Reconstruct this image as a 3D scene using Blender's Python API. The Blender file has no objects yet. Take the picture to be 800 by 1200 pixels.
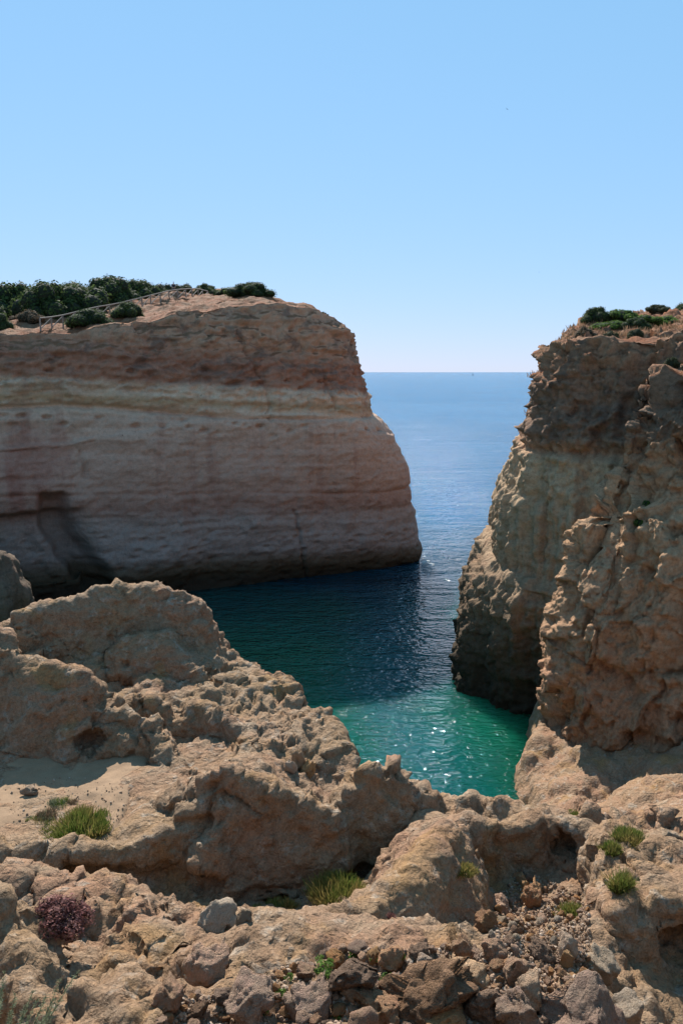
import bpy, bmesh, math, random
import numpy as np
from mathutils import Vector, Matrix, Quaternion
from mathutils.bvhtree import BVHTree

R = math.radians
SC = bpy.context.scene
COL = SC.collection
random.seed(7)
RNG = np.random.default_rng(7)

# ------------------------------------------------------------------ camera, sky, sun, exposure
CAMZ = 22.0                       # metres above the sea
PITCH = R(10.33)
FPX = 900.0                       # focal length in pixels of the 800 x 1200 photograph
cam_d = bpy.data.cameras.new('camera')
cam = bpy.data.objects.new('camera', cam_d); COL.objects.link(cam)
cam.location = (0, 0, CAMZ); cam.rotation_euler = (R(90) - PITCH, 0, 0)
cam_d.sensor_fit = 'VERTICAL'; cam_d.sensor_height = 36.0; cam_d.lens = 27.0
cam_d.clip_start = 0.1; cam_d.clip_end = 200000.0
SC.camera = cam

SUN_AZ, SUN_EL = R(-17), R(40)    # azimuth from straight ahead (+Y), negative to the left
world = bpy.data.worlds.new('World'); SC.world = world; world.use_nodes = True
wn = world.node_tree.nodes; wl = world.node_tree.links
sky = wn.new('ShaderNodeTexSky'); sky.sky_type = 'NISHITA'; sky.sun_disc = False
sky.sun_elevation = SUN_EL; sky.sun_rotation = SUN_AZ
sky.altitude = 0; sky.air_density = 1.0; sky.dust_density = 0.0; sky.ozone_density = 6.0
bg = wn['Background']; bg.inputs['Strength'].default_value = 0.085
# the photograph's soft tone curve, applied evenly to the whole sky
_sp = wn.new('ShaderNodeSeparateColor'); _cb = wn.new('ShaderNodeCombineColor'); wl.new(sky.outputs['Color'], _sp.inputs[0])
for _k, (_g, _a) in enumerate(((0.50, 1.56), (0.29, 2.78), (0.28, 3.74))):
    _p = wn.new('ShaderNodeMath'); _p.operation = 'POWER'; _p.inputs[1].default_value = _g; wl.new(_sp.outputs[_k], _p.inputs[0])
    _m = wn.new('ShaderNodeMath'); _m.operation = 'MULTIPLY'; _m.inputs[1].default_value = _a; wl.new(_p.outputs[0], _m.inputs[0])
    wl.new(_m.outputs[0], _cb.inputs[_k])
wl.new(_cb.outputs[0], bg.inputs['Color'])

sun_d = bpy.data.lights.new('sun', 'SUN'); sun_d.energy = 5.0; sun_d.angle = R(0.53); sun_d.color = (1.0, 0.95, 0.88)
sun = bpy.data.objects.new('sun', sun_d); COL.objects.link(sun)
sv = Vector((math.sin(SUN_AZ) * math.cos(SUN_EL), math.cos(SUN_AZ) * math.cos(SUN_EL), math.sin(SUN_EL)))
sun.rotation_euler = (-sv).to_track_quat('-Z', 'Y').to_euler()
sun.location = sv * 300

SC.view_settings.view_transform = 'Standard'; SC.view_settings.look = 'None'
SC.view_settings.exposure = 0.85; SC.view_settings.gamma = 1.0; SC.view_settings.use_curve_mapping = False
SC.cycles.use_denoising = True
SC.cycles.max_bounces = 8; SC.cycles.diffuse_bounces = 4; SC.cycles.glossy_bounces = 3
SC.cycles.caustics_reflective = False; SC.cycles.caustics_refractive = False

# ------------------------------------------------------------------ helpers
_c, _s = math.cos(PITCH), math.sin(PITCH)
def ray(px, py):
    a = (px - 400) / FPX; b = -(py - 600) / FPX
    return Vector((a, _c + b * _s, -_s + b * _c))
def at(px, py, Y):                # the world point seen at that place of the picture, Y metres ahead
    r = ray(px, py)
    return Vector((0, 0, CAMZ)) + r * (Y / r.y)

def _hash(ix, iy, iz, seed):
    with np.errstate(over='ignore'):
        h = (ix.astype(np.uint32) * np.uint32(374761393) + iy.astype(np.uint32) * np.uint32(668265263)
             + iz.astype(np.uint32) * np.uint32(2246822519) + np.uint32((seed * 3266489917) & 0xffffffff))
        h = (h ^ (h >> np.uint32(13))) * np.uint32(1274126177)
        h = (h ^ (h >> np.uint32(15))) * np.uint32(2654435761)
        return h ^ (h >> np.uint32(16))

def perlin(p, seed=0):
    p = p.astype(np.float32)
    fl = np.floor(p); i = fl.astype(np.int32); f = p - fl
    u = f * f * f * (f * (f * 6 - 15) + 10)
    out = np.zeros(len(p), np.float32)
    for dx in (0, 1):
        wx = u[:, 0] if dx else 1 - u[:, 0]
        for dy in (0, 1):
            wy = u[:, 1] if dy else 1 - u[:, 1]
            for dz in (0, 1):
                wz = u[:, 2] if dz else 1 - u[:, 2]
                h = _hash(i[:, 0] + dx, i[:, 1] + dy, i[:, 2] + dz, seed)
                g = ((h & 1023).astype(np.float32) / 511.5 - 1) * (f[:, 0] - dx)
                g += (((h >> 10) & 1023).astype(np.float32) / 511.5 - 1) * (f[:, 1] - dy)
                g += (((h >> 20) & 1023).astype(np.float32) / 511.5 - 1) * (f[:, 2] - dz)
                out += wx * wy * wz * g
    return out * 1.2

def fbm(p, octaves=4, seed=0, rough=0.5):
    o = np.zeros(len(p), np.float32); a = 1.0; q = p
    for k in range(octaves):
        o += a * perlin(q, seed + k * 17); a *= rough; q = q * 2.03 + 11.3
    return o

def worley(p, seed=0):
    p = p.astype(np.float32)
    fl = np.floor(p); i = fl.astype(np.int32); f = p - fl
    best = np.full(len(p), 9.0, np.float32)
    for dx in (-1, 0, 1):
        for dy in (-1, 0, 1):
            for dz in (-1, 0, 1):
                h = _hash(i[:, 0] + dx, i[:, 1] + dy, i[:, 2] + dz, seed)
                a = (h & 1023).astype(np.float32) / 1023 + dx - f[:, 0]
                b = ((h >> 10) & 1023).astype(np.float32) / 1023 + dy - f[:, 1]
                c = ((h >> 20) & 1023).astype(np.float32) / 1023 + dz - f[:, 2]
                np.minimum(best, a * a + b * b + c * c, out=best)
    return np.sqrt(best)

def facet(p, seed=0):
    """broken blocks: every cell has its own tilted plane, with sharp steps between the cells"""
    p = p.astype(np.float32)
    fl = np.floor(p); i = fl.astype(np.int32); f = p - fl
    best = np.full(len(p), 9.0, np.float32); out = np.zeros(len(p), np.float32)
    for dx in (-1, 0, 1):
        for dy in (-1, 0, 1):
            for dz in (-1, 0, 1):
                h = _hash(i[:, 0] + dx, i[:, 1] + dy, i[:, 2] + dz, seed)
                a = (h & 1023).astype(np.float32) / 1023 + dx - f[:, 0]
                b = ((h >> 10) & 1023).astype(np.float32) / 1023 + dy - f[:, 1]
                c = ((h >> 20) & 1023).astype(np.float32) / 1023 + dz - f[:, 2]
                d = a * a + b * b + c * c; m = d < best; best[m] = d[m]
                with np.errstate(over='ignore'): g = (h * np.uint32(2654435761)) ^ (h >> np.uint32(7))
                o = a * ((g & 1023).astype(np.float32) / 511.5 - 1) + b * (((g >> 10) & 1023).astype(np.float32) / 511.5 - 1) + c * (((g >> 20) & 1023).astype(np.float32) / 511.5 - 1) + ((g >> 8) & 255).astype(np.float32) / 255 * .5 - .25
                out[m] = o[m]
    return out

def sstep(a, b, x):
    t = np.clip((x - a) / (b - a), 0, 1)
    return t * t * (3 - 2 * t)

def fast_mesh(name, verts, faces, mat=None, smooth=True):
    """faces: (n,k) int array"""
    me = bpy.data.meshes.new(name)
    verts = np.ascontiguousarray(verts, np.float32); faces = np.ascontiguousarray(faces, np.int32)
    n, k = faces.shape
    me.vertices.add(len(verts)); me.vertices.foreach_set('co', verts.ravel())
    me.loops.add(n * k); me.loops.foreach_set('vertex_index', faces.ravel())
    me.polygons.add(n)
    me.polygons.foreach_set('loop_start', np.arange(0, n * k, k, dtype=np.int32))
    me.polygons.foreach_set('loop_total', np.full(n, k, np.int32))
    me.polygons.foreach_set('use_smooth', np.full(n, smooth, bool))
    me.update(calc_edges=True); me.validate()
    if mat: me.materials.append(mat)
    return me

def obj(name, me, parent=None, label=None, cat=None, group=None, kind=None, loc=None, rot=None, scale=None):
    o = bpy.data.objects.new(name, me); COL.objects.link(o)
    if parent: o.parent = parent
    if label: o['label'] = label
    if cat: o['category'] = cat
    if group: o['group'] = group
    if kind: o['kind'] = kind
    if loc is not None: o.location = loc
    if rot is not None: o.rotation_euler = rot
    if scale is not None: o.scale = scale if hasattr(scale, '__len__') else (scale,) * 3
    return o

def empty(name, loc, **kw):
    o = obj(name, None, **kw); o.location = loc; return o

def vnormals(v, f):
    n = np.zeros_like(v)
    a = v[f[:, 2]] - v[f[:, 0]]; b = v[f[:, 3]] - v[f[:, 1]]
    fn = np.cross(a, b)
    for k in range(4):
        for c in range(3):
            n[:, c] += np.bincount(f[:, k], fn[:, c], minlength=len(v))
    return n / (np.linalg.norm(n, axis=1, keepdims=True) + 1e-9)

# ------------------------------------------------------------------ materials
class NT:
    def __init__(self, name):
        self.m = bpy.data.materials.new(name); self.m.use_nodes = True
        self.t = self.m.node_tree; self.n = self.t.nodes; self.l = self.t.links
        self.b = self.n['Principled BSDF']
    def new(self, ty, **kw):
        nd = self.n.new(ty)
        for k, v in kw.items(): setattr(nd, k, v)
        return nd
    def link(self, a, b): self.l.new(a, b)
    def setin(self, nd, name, v):
        if isinstance(v, bpy.types.NodeSocket): self.l.new(v, nd.inputs[name])
        else: nd.inputs[name].default_value = v
    def noise(self, vec, scale, detail=4, rough=0.55, dist=0.0):
        nd = self.new('ShaderNodeTexNoise'); self.l.new(vec, nd.inputs['Vector'])
        nd.inputs['Scale'].default_value = scale; nd.inputs['Detail'].default_value = detail
        nd.inputs['Roughness'].default_value = rough; nd.inputs['Distortion'].default_value = dist
        return nd.outputs['Fac']
    def voro(self, vec, scale, feature='F1', rnd=1.0):
        nd = self.new('ShaderNodeTexVoronoi', feature=feature); self.l.new(vec, nd.inputs['Vector'])
        nd.inputs['Scale'].default_value = scale; nd.inputs['Randomness'].default_value = rnd
        return nd.outputs['Distance']
    def ramp(self, fac, stops, interp='LINEAR'):
        nd = self.new('ShaderNodeValToRGB'); self.l.new(fac, nd.inputs['Fac'])
        cr = nd.color_ramp; cr.interpolation = interp
        while len(cr.elements) < len(stops): cr.elements.new(0.5)
        for e, (p, c) in zip(cr.elements, stops):
            e.position = p
            e.color = (c, c, c, 1) if not hasattr(c, '__len__') else (*c, 1)
        return nd.outputs['Color']
    def mix(self, fac, a, b, mode='MIX'):
        nd = self.new('ShaderNodeMix', data_type='RGBA', blend_type=mode)
        for idx, v in ((0, fac), (6, a), (7, b)):
            if isinstance(v, bpy.types.NodeSocket): self.l.new(v, nd.inputs[idx])
            elif hasattr(v, '__len__'): nd.inputs[idx].default_value = (*v, 1)
            else: nd.inputs[idx].default_value = v
        return nd.outputs[2]
    def math(self, op, a, b=0.0, c=0.0):
        nd = self.new('ShaderNodeMath', operation=op)
        for k, v in enumerate((a, b, c)):
            if isinstance(v, bpy.types.NodeSocket): self.l.new(v, nd.inputs[k])
            else: nd.inputs[k].default_value = v
        return nd.outputs[0]
    def mapr(self, v, a, b, c=0.0, d=1.0):
        nd = self.new('ShaderNodeMapRange'); self.l.new(v, nd.inputs[0])
        for k, x in enumerate((a, b, c, d)): nd.inputs[k + 1].default_value = x
        return nd.outputs[0]
    def scalev(self, vec, s, off=(0, 0, 0)):
        nd = self.new('ShaderNodeMapping'); self.l.new(vec, nd.inputs['Vector'])
        nd.inputs['Scale'].default_value = s; nd.inputs['Location'].default_value = off
        return nd.outputs['Vector']
    def pos(self): return self.new('ShaderNodeNewGeometry').outputs['Position']
    def objco(self): return self.new('ShaderNodeTexCoord').outputs['Object']
    def sep(self, vec):
        nd = self.new('ShaderNodeSeparateXYZ'); self.l.new(vec, nd.inputs[0]); return nd.outputs
    def bump(self, h, strength, dist, prev=None):
        nd = self.new('ShaderNodeBump'); self.l.new(h, nd.inputs['Height'])
        nd.inputs['Strength'].default_value = strength; nd.inputs['Distance'].default_value = dist
        if prev is not None: self.l.new(prev, nd.inputs['Normal'])
        return nd.outputs['Normal']
    def done(self, color, rough=0.9, normal=None, spec=0.25):
        b = self.b
        self.setin(b, 'Base Color', color if isinstance(color, bpy.types.NodeSocket) else (*color, 1))
        self.setin(b, 'Roughness', rough); b.inputs['Specular IOR Level'].default_value = spec
        if normal is not None: self.link(normal, b.inputs['Normal'])
        return self.m

def rock_material(name, cols, s=1.0, local=False, bumps=1.0, lichen=0.5, pits=True):
    t = NT(name)
    if local:
        tc = t.objco()
        rnd = t.new('ShaderNodeObjectInfo').outputs['Random']
        ad = t.new('ShaderNodeVectorMath', operation='ADD'); t.link(tc, ad.inputs[0])
        cb = t.new('ShaderNodeCombineXYZ')
        for k in range(3): t.link(t.math('MULTIPLY', rnd, 31.0 + 17 * k), cb.inputs[k])
        t.link(cb.outputs[0], ad.inputs[1]); P = ad.outputs[0]
    else:
        P = t.pos()
    n1 = t.noise(P, 0.45 * s, 3, 0.5, 0.3); n2 = t.noise(P, 1.7 * s, 6, 0.62, 0.4)
    n3 = t.noise(P, 9 * s, 8, 0.68); n4 = t.noise(P, 36 * s, 5, 0.6)
    col = t.mix(t.ramp(n1, [(0.38, 0.0), (0.62, 1.0)]), cols[0], cols[1])
    col = t.mix(t.ramp(n2, [(0.42, 0.0), (0.66, 1.0)]), col, cols[2])
    n6 = t.noise(t.scalev(P, (1, 1, 1), (3, 57, 23)), 0.8 * s, 5, 0.6, 0.6)
    col = t.mix(t.math('MULTIPLY', t.ramp(n6, [(0.54, 0.0), (0.68, 1.0)]), 0.7), col, cols[4] if len(cols) > 4 else cols[1])
    n5 = t.noise(t.scalev(P, (1, 1, 1), (31, 7, 13)), 3.1 * s, 7, 0.66, 0.5)
    col = t.mix(t.math('MULTIPLY', t.ramp(n5, [(0.56, 0.0), (0.70, 1.0)]), lichen), col, cols[3])
    if local: 
        hs = t.new('ShaderNodeHueSaturation'); t.link(col, hs.inputs['Color'])
        t.link(t.mapr(rnd, 0, 1, 0.8, 1.35), hs.inputs['Value']); t.link(t.mapr(t.math('FRACT', t.math('MULTIPLY', rnd, 7.3)), 0, 1, 0.7, 1.1), hs.inputs['Saturation'])
        col = hs.outputs[0]
    col = t.mix(1.0, col, t.ramp(n3, [(0.25, 0.66), (0.5, 0.98), (0.75, 1.2)]), 'MULTIPLY')
    col = t.mix(1.0, col, t.ramp(n4, [(0.3, 0.82), (0.7, 1.12)]), 'MULTIPLY')
    nb = t.bump(n2, 0.6 * bumps, 0.30 / s)
    nb = t.bump(n3, 0.7 * bumps, 0.10 / s, nb)
    wp = t.new('ShaderNodeVectorMath', operation='ADD'); t.link(P, wp.inputs[0])
    ncol = t.new('ShaderNodeTexNoise'); t.link(P, ncol.inputs['Vector']); ncol.inputs['Scale'].default_value = 4 * s; ncol.inputs['Detail'].default_value = 3
    sc_ = t.new('ShaderNodeVectorMath', operation='SCALE'); t.link(ncol.outputs['Color'], sc_.inputs[0]); sc_.inputs['Scale'].default_value = 0.16 / s
    t.link(sc_.outputs[0], wp.inputs[1]); W = wp.outputs[0]
    patch = t.ramp(n5, [(0.36, 0.25), (0.56, 1.0)])
    v = t.math('SUBTRACT', 1.0, t.voro(W, 8.5 * s)); nb = t.bump(t.math('MULTIPLY', v, patch), 0.6 * bumps, 0.08 / s, nb)
    v2 = t.math('SUBTRACT', 1.0, t.voro(W, 21 * s)); nb = t.bump(t.math('MULTIPLY', v2, patch), 0.4 * bumps, 0.03 / s, nb)
    nb = t.bump(n4, 0.3 * bumps, 0.015 / s, nb)
    return t.done(col, 0.92, nb, 0.15)

# foreground karst limestone: tan, pinkish tan, ochre and grey crust
ROCK_FG = rock_material('karst_limestone', [(0.305, 0.192, 0.108), (0.32, 0.182, 0.11), (0.305, 0.21, 0.135), (0.36, 0.30, 0.235), (0.335, 0.19, 0.078)], 1.0, lichen=0.85)
ROCK_STONE = rock_material('loose_limestone', [(0.40, 0.22, 0.105), (0.43, 0.215, 0.115), (0.36, 0.215, 0.115), (0.17, 0.105, 0.065)], 1.6, local=True, lichen=0.5)
ROCK_DARK = rock_material('dark_crusted_limestone', [(0.20, 0.11, 0.055), (0.24, 0.13, 0.065), (0.31, 0.17, 0.09), (0.085, 0.06, 0.045)], 1.6, local=True, lichen=0.9)
ROCK_GREY = rock_material('grey_limestone', [(0.42, 0.30, 0.19), (0.39, 0.285, 0.19), (0.43, 0.30, 0.185), (0.28, 0.215, 0.15)], 1.6, local=True, lichen=0.5)
ROCK_PALE = rock_material('pale_tan_limestone', [(0.50, 0.30, 0.15), (0.48, 0.275, 0.14), (0.44, 0.285, 0.16), (0.29, 0.185, 0.115)], 1.6, local=True, lichen=0.4)

def cliff_material(name, stops, zmax, dip=(0.06, 0.0), dark=0.6, streak=0.5, soil=(0.235, 0.092, 0.045), soil_z=(0.45, 0.7), warp=1.2, s=0.55, tint=(1.08, 0.90, 0.835), grain=1.0, stain=None):
    """strata colours by height above the sea, vertical streaks, dark lichen patches, soil on level ground"""
    t = NT(name); P = t.pos(); x, y, z = t.sep(P)
    n1 = t.noise(P, 0.14, 4, 0.55, 0.4); n2 = t.noise(P, 0.9 * s, 7, 0.62, 0.4)
    n3 = t.noise(P, 5 * s, 8, 0.68); n4 = t.noise(P, 22 * s, 5, 0.6)
    zs = t.math('ADD', z, t.math('MULTIPLY', x, dip[0])); zs = t.math('ADD', zs, t.math('MULTIPLY', y, dip[1]))
    zs = t.math('ADD', zs, t.math('MULTIPLY', t.math('SUBTRACT', n2, 0.5), warp))
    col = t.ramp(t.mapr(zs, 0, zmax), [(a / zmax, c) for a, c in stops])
    # thin bedding
    bed = t.noise(t.scalev(P, (0.05, 0.05, 1.7)), 1.0, 6, 0.7, 0.2)
    col = t.mix(1.0, col, t.ramp(bed, [(0.3, 0.90), (0.5, 1.0), (0.7, 1.08)]), 'MULTIPLY')
    # water streaks running down
    st = t.noise(t.scalev(P, (0.55, 0.55, 0.045)), 1.0, 5, 0.62, 0.25)
    col = t.mix(t.math('MULTIPLY', t.ramp(st, [(0.53, 0.0), (0.68, 1.0)]), t.mapr(zs, 3.0, 7.0, 0.0, streak)), col, (0.25, 0.115, 0.085))
    st2 = t.noise(t.scalev(P, (0.8, 0.8, 0.06), (40, 3, 9)), 1.0, 5, 0.62, 0.25)
    col = t.mix(t.math('MULTIPLY', t.ramp(st2, [(0.55, 0.0), (0.72, 1.0)]), t.mapr(zs, 3.0, 7.0, 0.0, streak * 0.8)), col, (0.40, 0.33, 0.26))
    if stain:   # broad rusty wash below one seep
        ex = t.math('DIVIDE', t.math('SUBTRACT', x, stain[0]), 3.2); ez = t.math('DIVIDE', t.math('SUBTRACT', z, stain[1]), 4.2)
        sm = t.math('SUBTRACT', 1.0, t.math('ADD', t.math('MULTIPLY', ex, ex), t.math('MULTIPLY', ez, ez)))
        sm = t.math('ADD', sm, t.math('MULTIPLY', t.math('SUBTRACT', st, 0.5), 3.0))
        col = t.mix(t.mapr(sm, 0.0, 0.9, 0.0, 0.5), col, (0.26, 0.105, 0.08))
    # dark crust in the upper beds
    dk = t.ramp(t.noise(t.scalev(P, (0.35, 0.35, 0.62), (5, 8, 2)), 1.0, 6, 0.65, 0.6), [(0.50, 0.0), (0.62, 1.0)])
    dk = t.math('MULTIPLY', dk, t.mapr(zs, zmax * 0.60, zmax * 0.72, 0.0, dark))
    col = t.mix(dk, col, (0.125, 0.105, 0.095))
    col = t.mix(1.0, col, t.ramp(n3, [(0.25, 1 - 0.45 * grain), (0.5, 0.98), (0.75, 1 + 0.25 * grain)]), 'MULTIPLY')
    col = t.mix(1.0, col, t.ramp(n4, [(0.3, 0.85), (0.7, 1.1)]), 'MULTIPLY')
    col = t.mix(1.0, col, tint, 'MULTIPLY')
    nz = t.sep(t.new('ShaderNodeNewGeometry').outputs['Normal'])[2]
    up = t.math('MULTIPLY', t.mapr(t.math('ADD', nz, t.math('MULTIPLY', t.math('SUBTRACT', n2, 0.5), 0.7)), soil_z[0], soil_z[1]), t.mapr(z, zmax * 0.74, zmax * 0.8))
    sc = t.mix(t.ramp(n2, [(0.4, 0.0), (0.6, 1.0)]), soil, (0.24, 0.135, 0.08))
    sc = t.mix(1.0, sc, t.ramp(n3, [(0.25, 0.6), (0.75, 1.25)]), 'MULTIPLY')
    col = t.mix(up, col, sc)
    nb = t.bump(bed, 0.12, 0.4); nb = t.bump(n2, 0.6, 0.6, nb); nb = t.bump(n3, 0.8 * grain, 0.2, nb); nb = t.bump(n4, 0.5, 0.05, nb)
    return t.done(col, 0.93, nb, 0.12)

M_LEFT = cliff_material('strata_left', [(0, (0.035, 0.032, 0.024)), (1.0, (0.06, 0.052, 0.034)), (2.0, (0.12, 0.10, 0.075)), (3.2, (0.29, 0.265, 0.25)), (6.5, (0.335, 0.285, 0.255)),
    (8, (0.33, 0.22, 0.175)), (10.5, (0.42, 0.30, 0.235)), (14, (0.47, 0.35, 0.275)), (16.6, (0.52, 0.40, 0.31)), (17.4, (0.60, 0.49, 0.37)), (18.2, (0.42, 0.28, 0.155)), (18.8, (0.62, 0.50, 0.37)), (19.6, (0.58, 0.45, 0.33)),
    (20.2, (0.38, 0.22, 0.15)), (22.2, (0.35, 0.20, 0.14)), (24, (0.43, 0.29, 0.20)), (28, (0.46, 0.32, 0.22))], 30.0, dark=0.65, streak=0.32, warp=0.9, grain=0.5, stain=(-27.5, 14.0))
M_RIGHT = cliff_material('strata_right', [(0, (0.03, 0.03, 0.024)), (2.0, (0.05, 0.044, 0.034)), (4.5, (0.10, 0.085, 0.065)), (8, (0.24, 0.19, 0.14)), (9.5, (0.32, 0.265, 0.20)), (13, (0.36, 0.30, 0.225)),  # lowest stops dark: wet rock, with shade at the foot put into the colour
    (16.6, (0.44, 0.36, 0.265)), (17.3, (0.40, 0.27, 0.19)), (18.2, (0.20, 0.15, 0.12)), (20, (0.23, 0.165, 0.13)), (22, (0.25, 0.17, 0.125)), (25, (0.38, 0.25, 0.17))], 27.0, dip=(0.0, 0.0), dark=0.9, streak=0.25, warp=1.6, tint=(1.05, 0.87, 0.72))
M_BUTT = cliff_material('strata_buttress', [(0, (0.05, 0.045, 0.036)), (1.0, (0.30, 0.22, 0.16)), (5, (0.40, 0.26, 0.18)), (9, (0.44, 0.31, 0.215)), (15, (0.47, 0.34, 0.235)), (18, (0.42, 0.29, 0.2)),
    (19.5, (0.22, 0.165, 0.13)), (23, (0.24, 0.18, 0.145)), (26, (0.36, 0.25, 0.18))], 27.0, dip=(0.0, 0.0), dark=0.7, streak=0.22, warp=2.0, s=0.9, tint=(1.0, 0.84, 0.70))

def simple(name, col, rough=0.8, var=0.25, s=8.0, spec=0.3):
    t = NT(name); n = t.noise(t.objco(), s, 4)
    c = t.mix(1.0, col, t.ramp(n, [(0.25, 1 - var), (0.75, 1 + var)]), 'MULTIPLY')
    return t.done(c, rough, None, spec)

def leaf_material(name, a, b, s=3.0, transl=0.25):
    t = NT(name); n = t.noise(t.pos(), s, 3, 0.6)
    rnd = t.new('ShaderNodeNewGeometry').outputs['Random Per Island']
    c = t.mix(t.ramp(n, [(0.35, 0.0), (0.65, 1.0)]), a, b)
    c = t.mix(1.0, c, t.ramp(rnd, [(0.0, 0.55), (1.0, 1.35)]), 'MULTIPLY')
    m = t.done(c, 0.75, None, 0.1)
    tr = t.new('ShaderNodeBsdfTranslucent'); t.link(c, tr.inputs['Color'])
    mx = t.new('ShaderNodeMixShader'); mx.inputs[0].default_value = transl
    t.link(t.b.outputs[0], mx.inputs[1]); t.link(tr.outputs[0], mx.inputs[2])
    t.link(mx.outputs[0], t.n['Material Output'].inputs['Surface'])
    return m

LEAF_DARK = leaf_material('mastic_leaves', (0.042, 0.068, 0.022), (0.085, 0.115, 0.036), 0.35, 0.35)
LEAF_OLIVE = leaf_material('olive_leaves', (0.055, 0.065, 0.028), (0.085, 0.09, 0.042), 1.0)
LEAF_BRIGHT = leaf_material('fresh_leaves', (0.085, 0.16, 0.03), (0.14, 0.21, 0.05), 1.0, 0.45)
LEAF_BROWN = leaf_material('dry_twigs', (0.13, 0.085, 0.05), (0.19, 0.135, 0.085), 1.5)
LEAF_GREY = leaf_material('grey_green_leaves', (0.14, 0.165, 0.095), (0.20, 0.215, 0.13), 6.0, 0.3)
LEAF_GRASS = leaf_material('samphire_blades', (0.09, 0.14, 0.025), (0.20, 0.19, 0.05), 5.0, 0.35)
LEAF_YELLOW = leaf_material('yellow_green_blades', (0.20, 0.19, 0.05), (0.27, 0.19, 0.07), 6.0, 0.35)
LEAF_RED = leaf_material('wine_red_leaves', (0.19, 0.075, 0.07), (0.30, 0.155, 0.13), 9.0, 0.3)
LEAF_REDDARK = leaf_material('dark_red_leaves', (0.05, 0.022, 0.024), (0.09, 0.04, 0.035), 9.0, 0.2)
WOOD_STEM = simple('woody_stem', (0.12, 0.08, 0.055), 0.9)

# ------------------------------------------------------------------ the sea
def sea_material():
    t = NT('sea_water'); P = t.pos(); x, y, z = t.sep(P)
    big = t.noise(P, 0.012, 4, 0.6, 0.5); mid = t.noise(P, 0.06, 3, 0.55, 0.4)
    yy = t.math('ADD', y, t.math('MULTIPLY', t.math('SUBTRACT', mid, 0.5), 26.0))
    xx = t.math('ADD', x, t.math('MULTIPLY', t.math('SUBTRACT', mid, 0.5), 7.0))
    shallow = t.mapr(yy, 70, 125, 1.0, 0.0)
    far = t.ramp(big, [(0.3, (0.001, 0.080, 0.175)), (0.7, (0.002, 0.102, 0.210))])
    green = t.ramp(mid, [(0.35, (0.003, 0.066, 0.034)), (0.65, (0.005, 0.098, 0.056))])
    # bluer middle of the channel: depth plus sky reflection painted into the colour
    dx = t.math('DIVIDE', t.math('SUBTRACT', xx, 4.2), 4.0); ch = t.math('POWER', 2.718, t.math('MULTIPLY', t.math('MULTIPLY', dx, dx), -1.0))
    near = t.mix(ch, green, (0.004, 0.076, 0.082))
    col = t.mix(t.mapr(yy, 57, 80), near, (0.002, 0.026, 0.042)); col = t.mix(t.mapr(yy, 82, 125), col, far)  # dark belt: the left cliff's shade and reflection painted into the water
    # wind streaks of calmer and rougher water
    w = t.noise(t.scalev(P, (0.010, 0.05, 1.0)), 1.0, 5, 0.6, 0.3)
    amp = t.math('MULTIPLY', t.mapr(w, 0.3, 0.7, 0.45, 1.25), t.mapr(y, 90, 450, 1.0, 0.34))
    n1 = t.noise(t.scalev(P, (0.10, 0.20, 1)), 1.0, 3, 0.5, 0.4)
    n2 = t.noise(t.scalev(P, (0.40, 0.90, 1)), 1.0, 2, 0.5, 0.5)
    n3 = t.noise(t.scalev(P, (1.5, 2.8, 1)), 1.0, 2, 0.5, 0.4)
    h = t.math('ADD', t.math('MULTIPLY', n1, 0.8), t.math('MULTIPLY', n2, 0.60))
    h = t.math('ADD', h, t.math('MULTIPLY', n3, 0.46)); h = t.math('MULTIPLY', h, amp)
    nb = t.bump(h, 1.0, 1.0)
    m = t.done(col, t.mapr(y, 80, 400, 0.05, 0.16), nb, 0.5)
    t.link(t.mapr(y, 90, 600, 0.5, 0.06), t.b.inputs['Specular IOR Level'])
    t.b.subsurface_method = 'BURLEY'; t.b.inputs['Subsurface Weight'].default_value = 1.0; t.b.inputs['Subsurface Radius'].default_value = (1.0, 1.0, 1.0); t.b.inputs['Subsurface Scale'].default_value = 5.0
    t.b.inputs['IOR'].default_value = 1.333
    return m
def build_sea():
    # one sheet to the horizon, finer near the cove
    xs = np.array([-60000, -8000, -1500, -300, -120, 0, 120, 300, 1500, 8000, 60000.0])
    ys = np.array([-300, 0, 60, 160, 400, 1200, 4000, 15000, 90000.0])
    X, Y = np.meshgrid(xs, ys, indexing='ij'); v = np.stack([X.ravel(), Y.ravel(), np.zeros(X.size)], 1)
    nx, ny = X.shape; i = np.arange(nx * ny).reshape(nx, ny)
    f = np.stack([i[:-1, :-1].ravel(), i[1:, :-1].ravel(), i[1:, 1:].ravel(), i[:-1, 1:].ravel()], 1)
    obj('sea', fast_mesh('sea', v, f, sea_material()), kind='structure')
build_sea()

# ------------------------------------------------------------------ headlands (lofted: base outline, profile by height, plateau on top)
def idw(pts, X, Y, power=3.0, soft=0.3):
    num = np.zeros(X.shape, np.float64); den = np.zeros(X.shape, np.float64)
    for p in pts:
        w = 1.0 / ((X - p[0]) ** 2 + (Y - p[1]) ** 2 + soft * soft) ** (power / 2)
        num += w * p[2]; den += w
    return num / den

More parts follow.
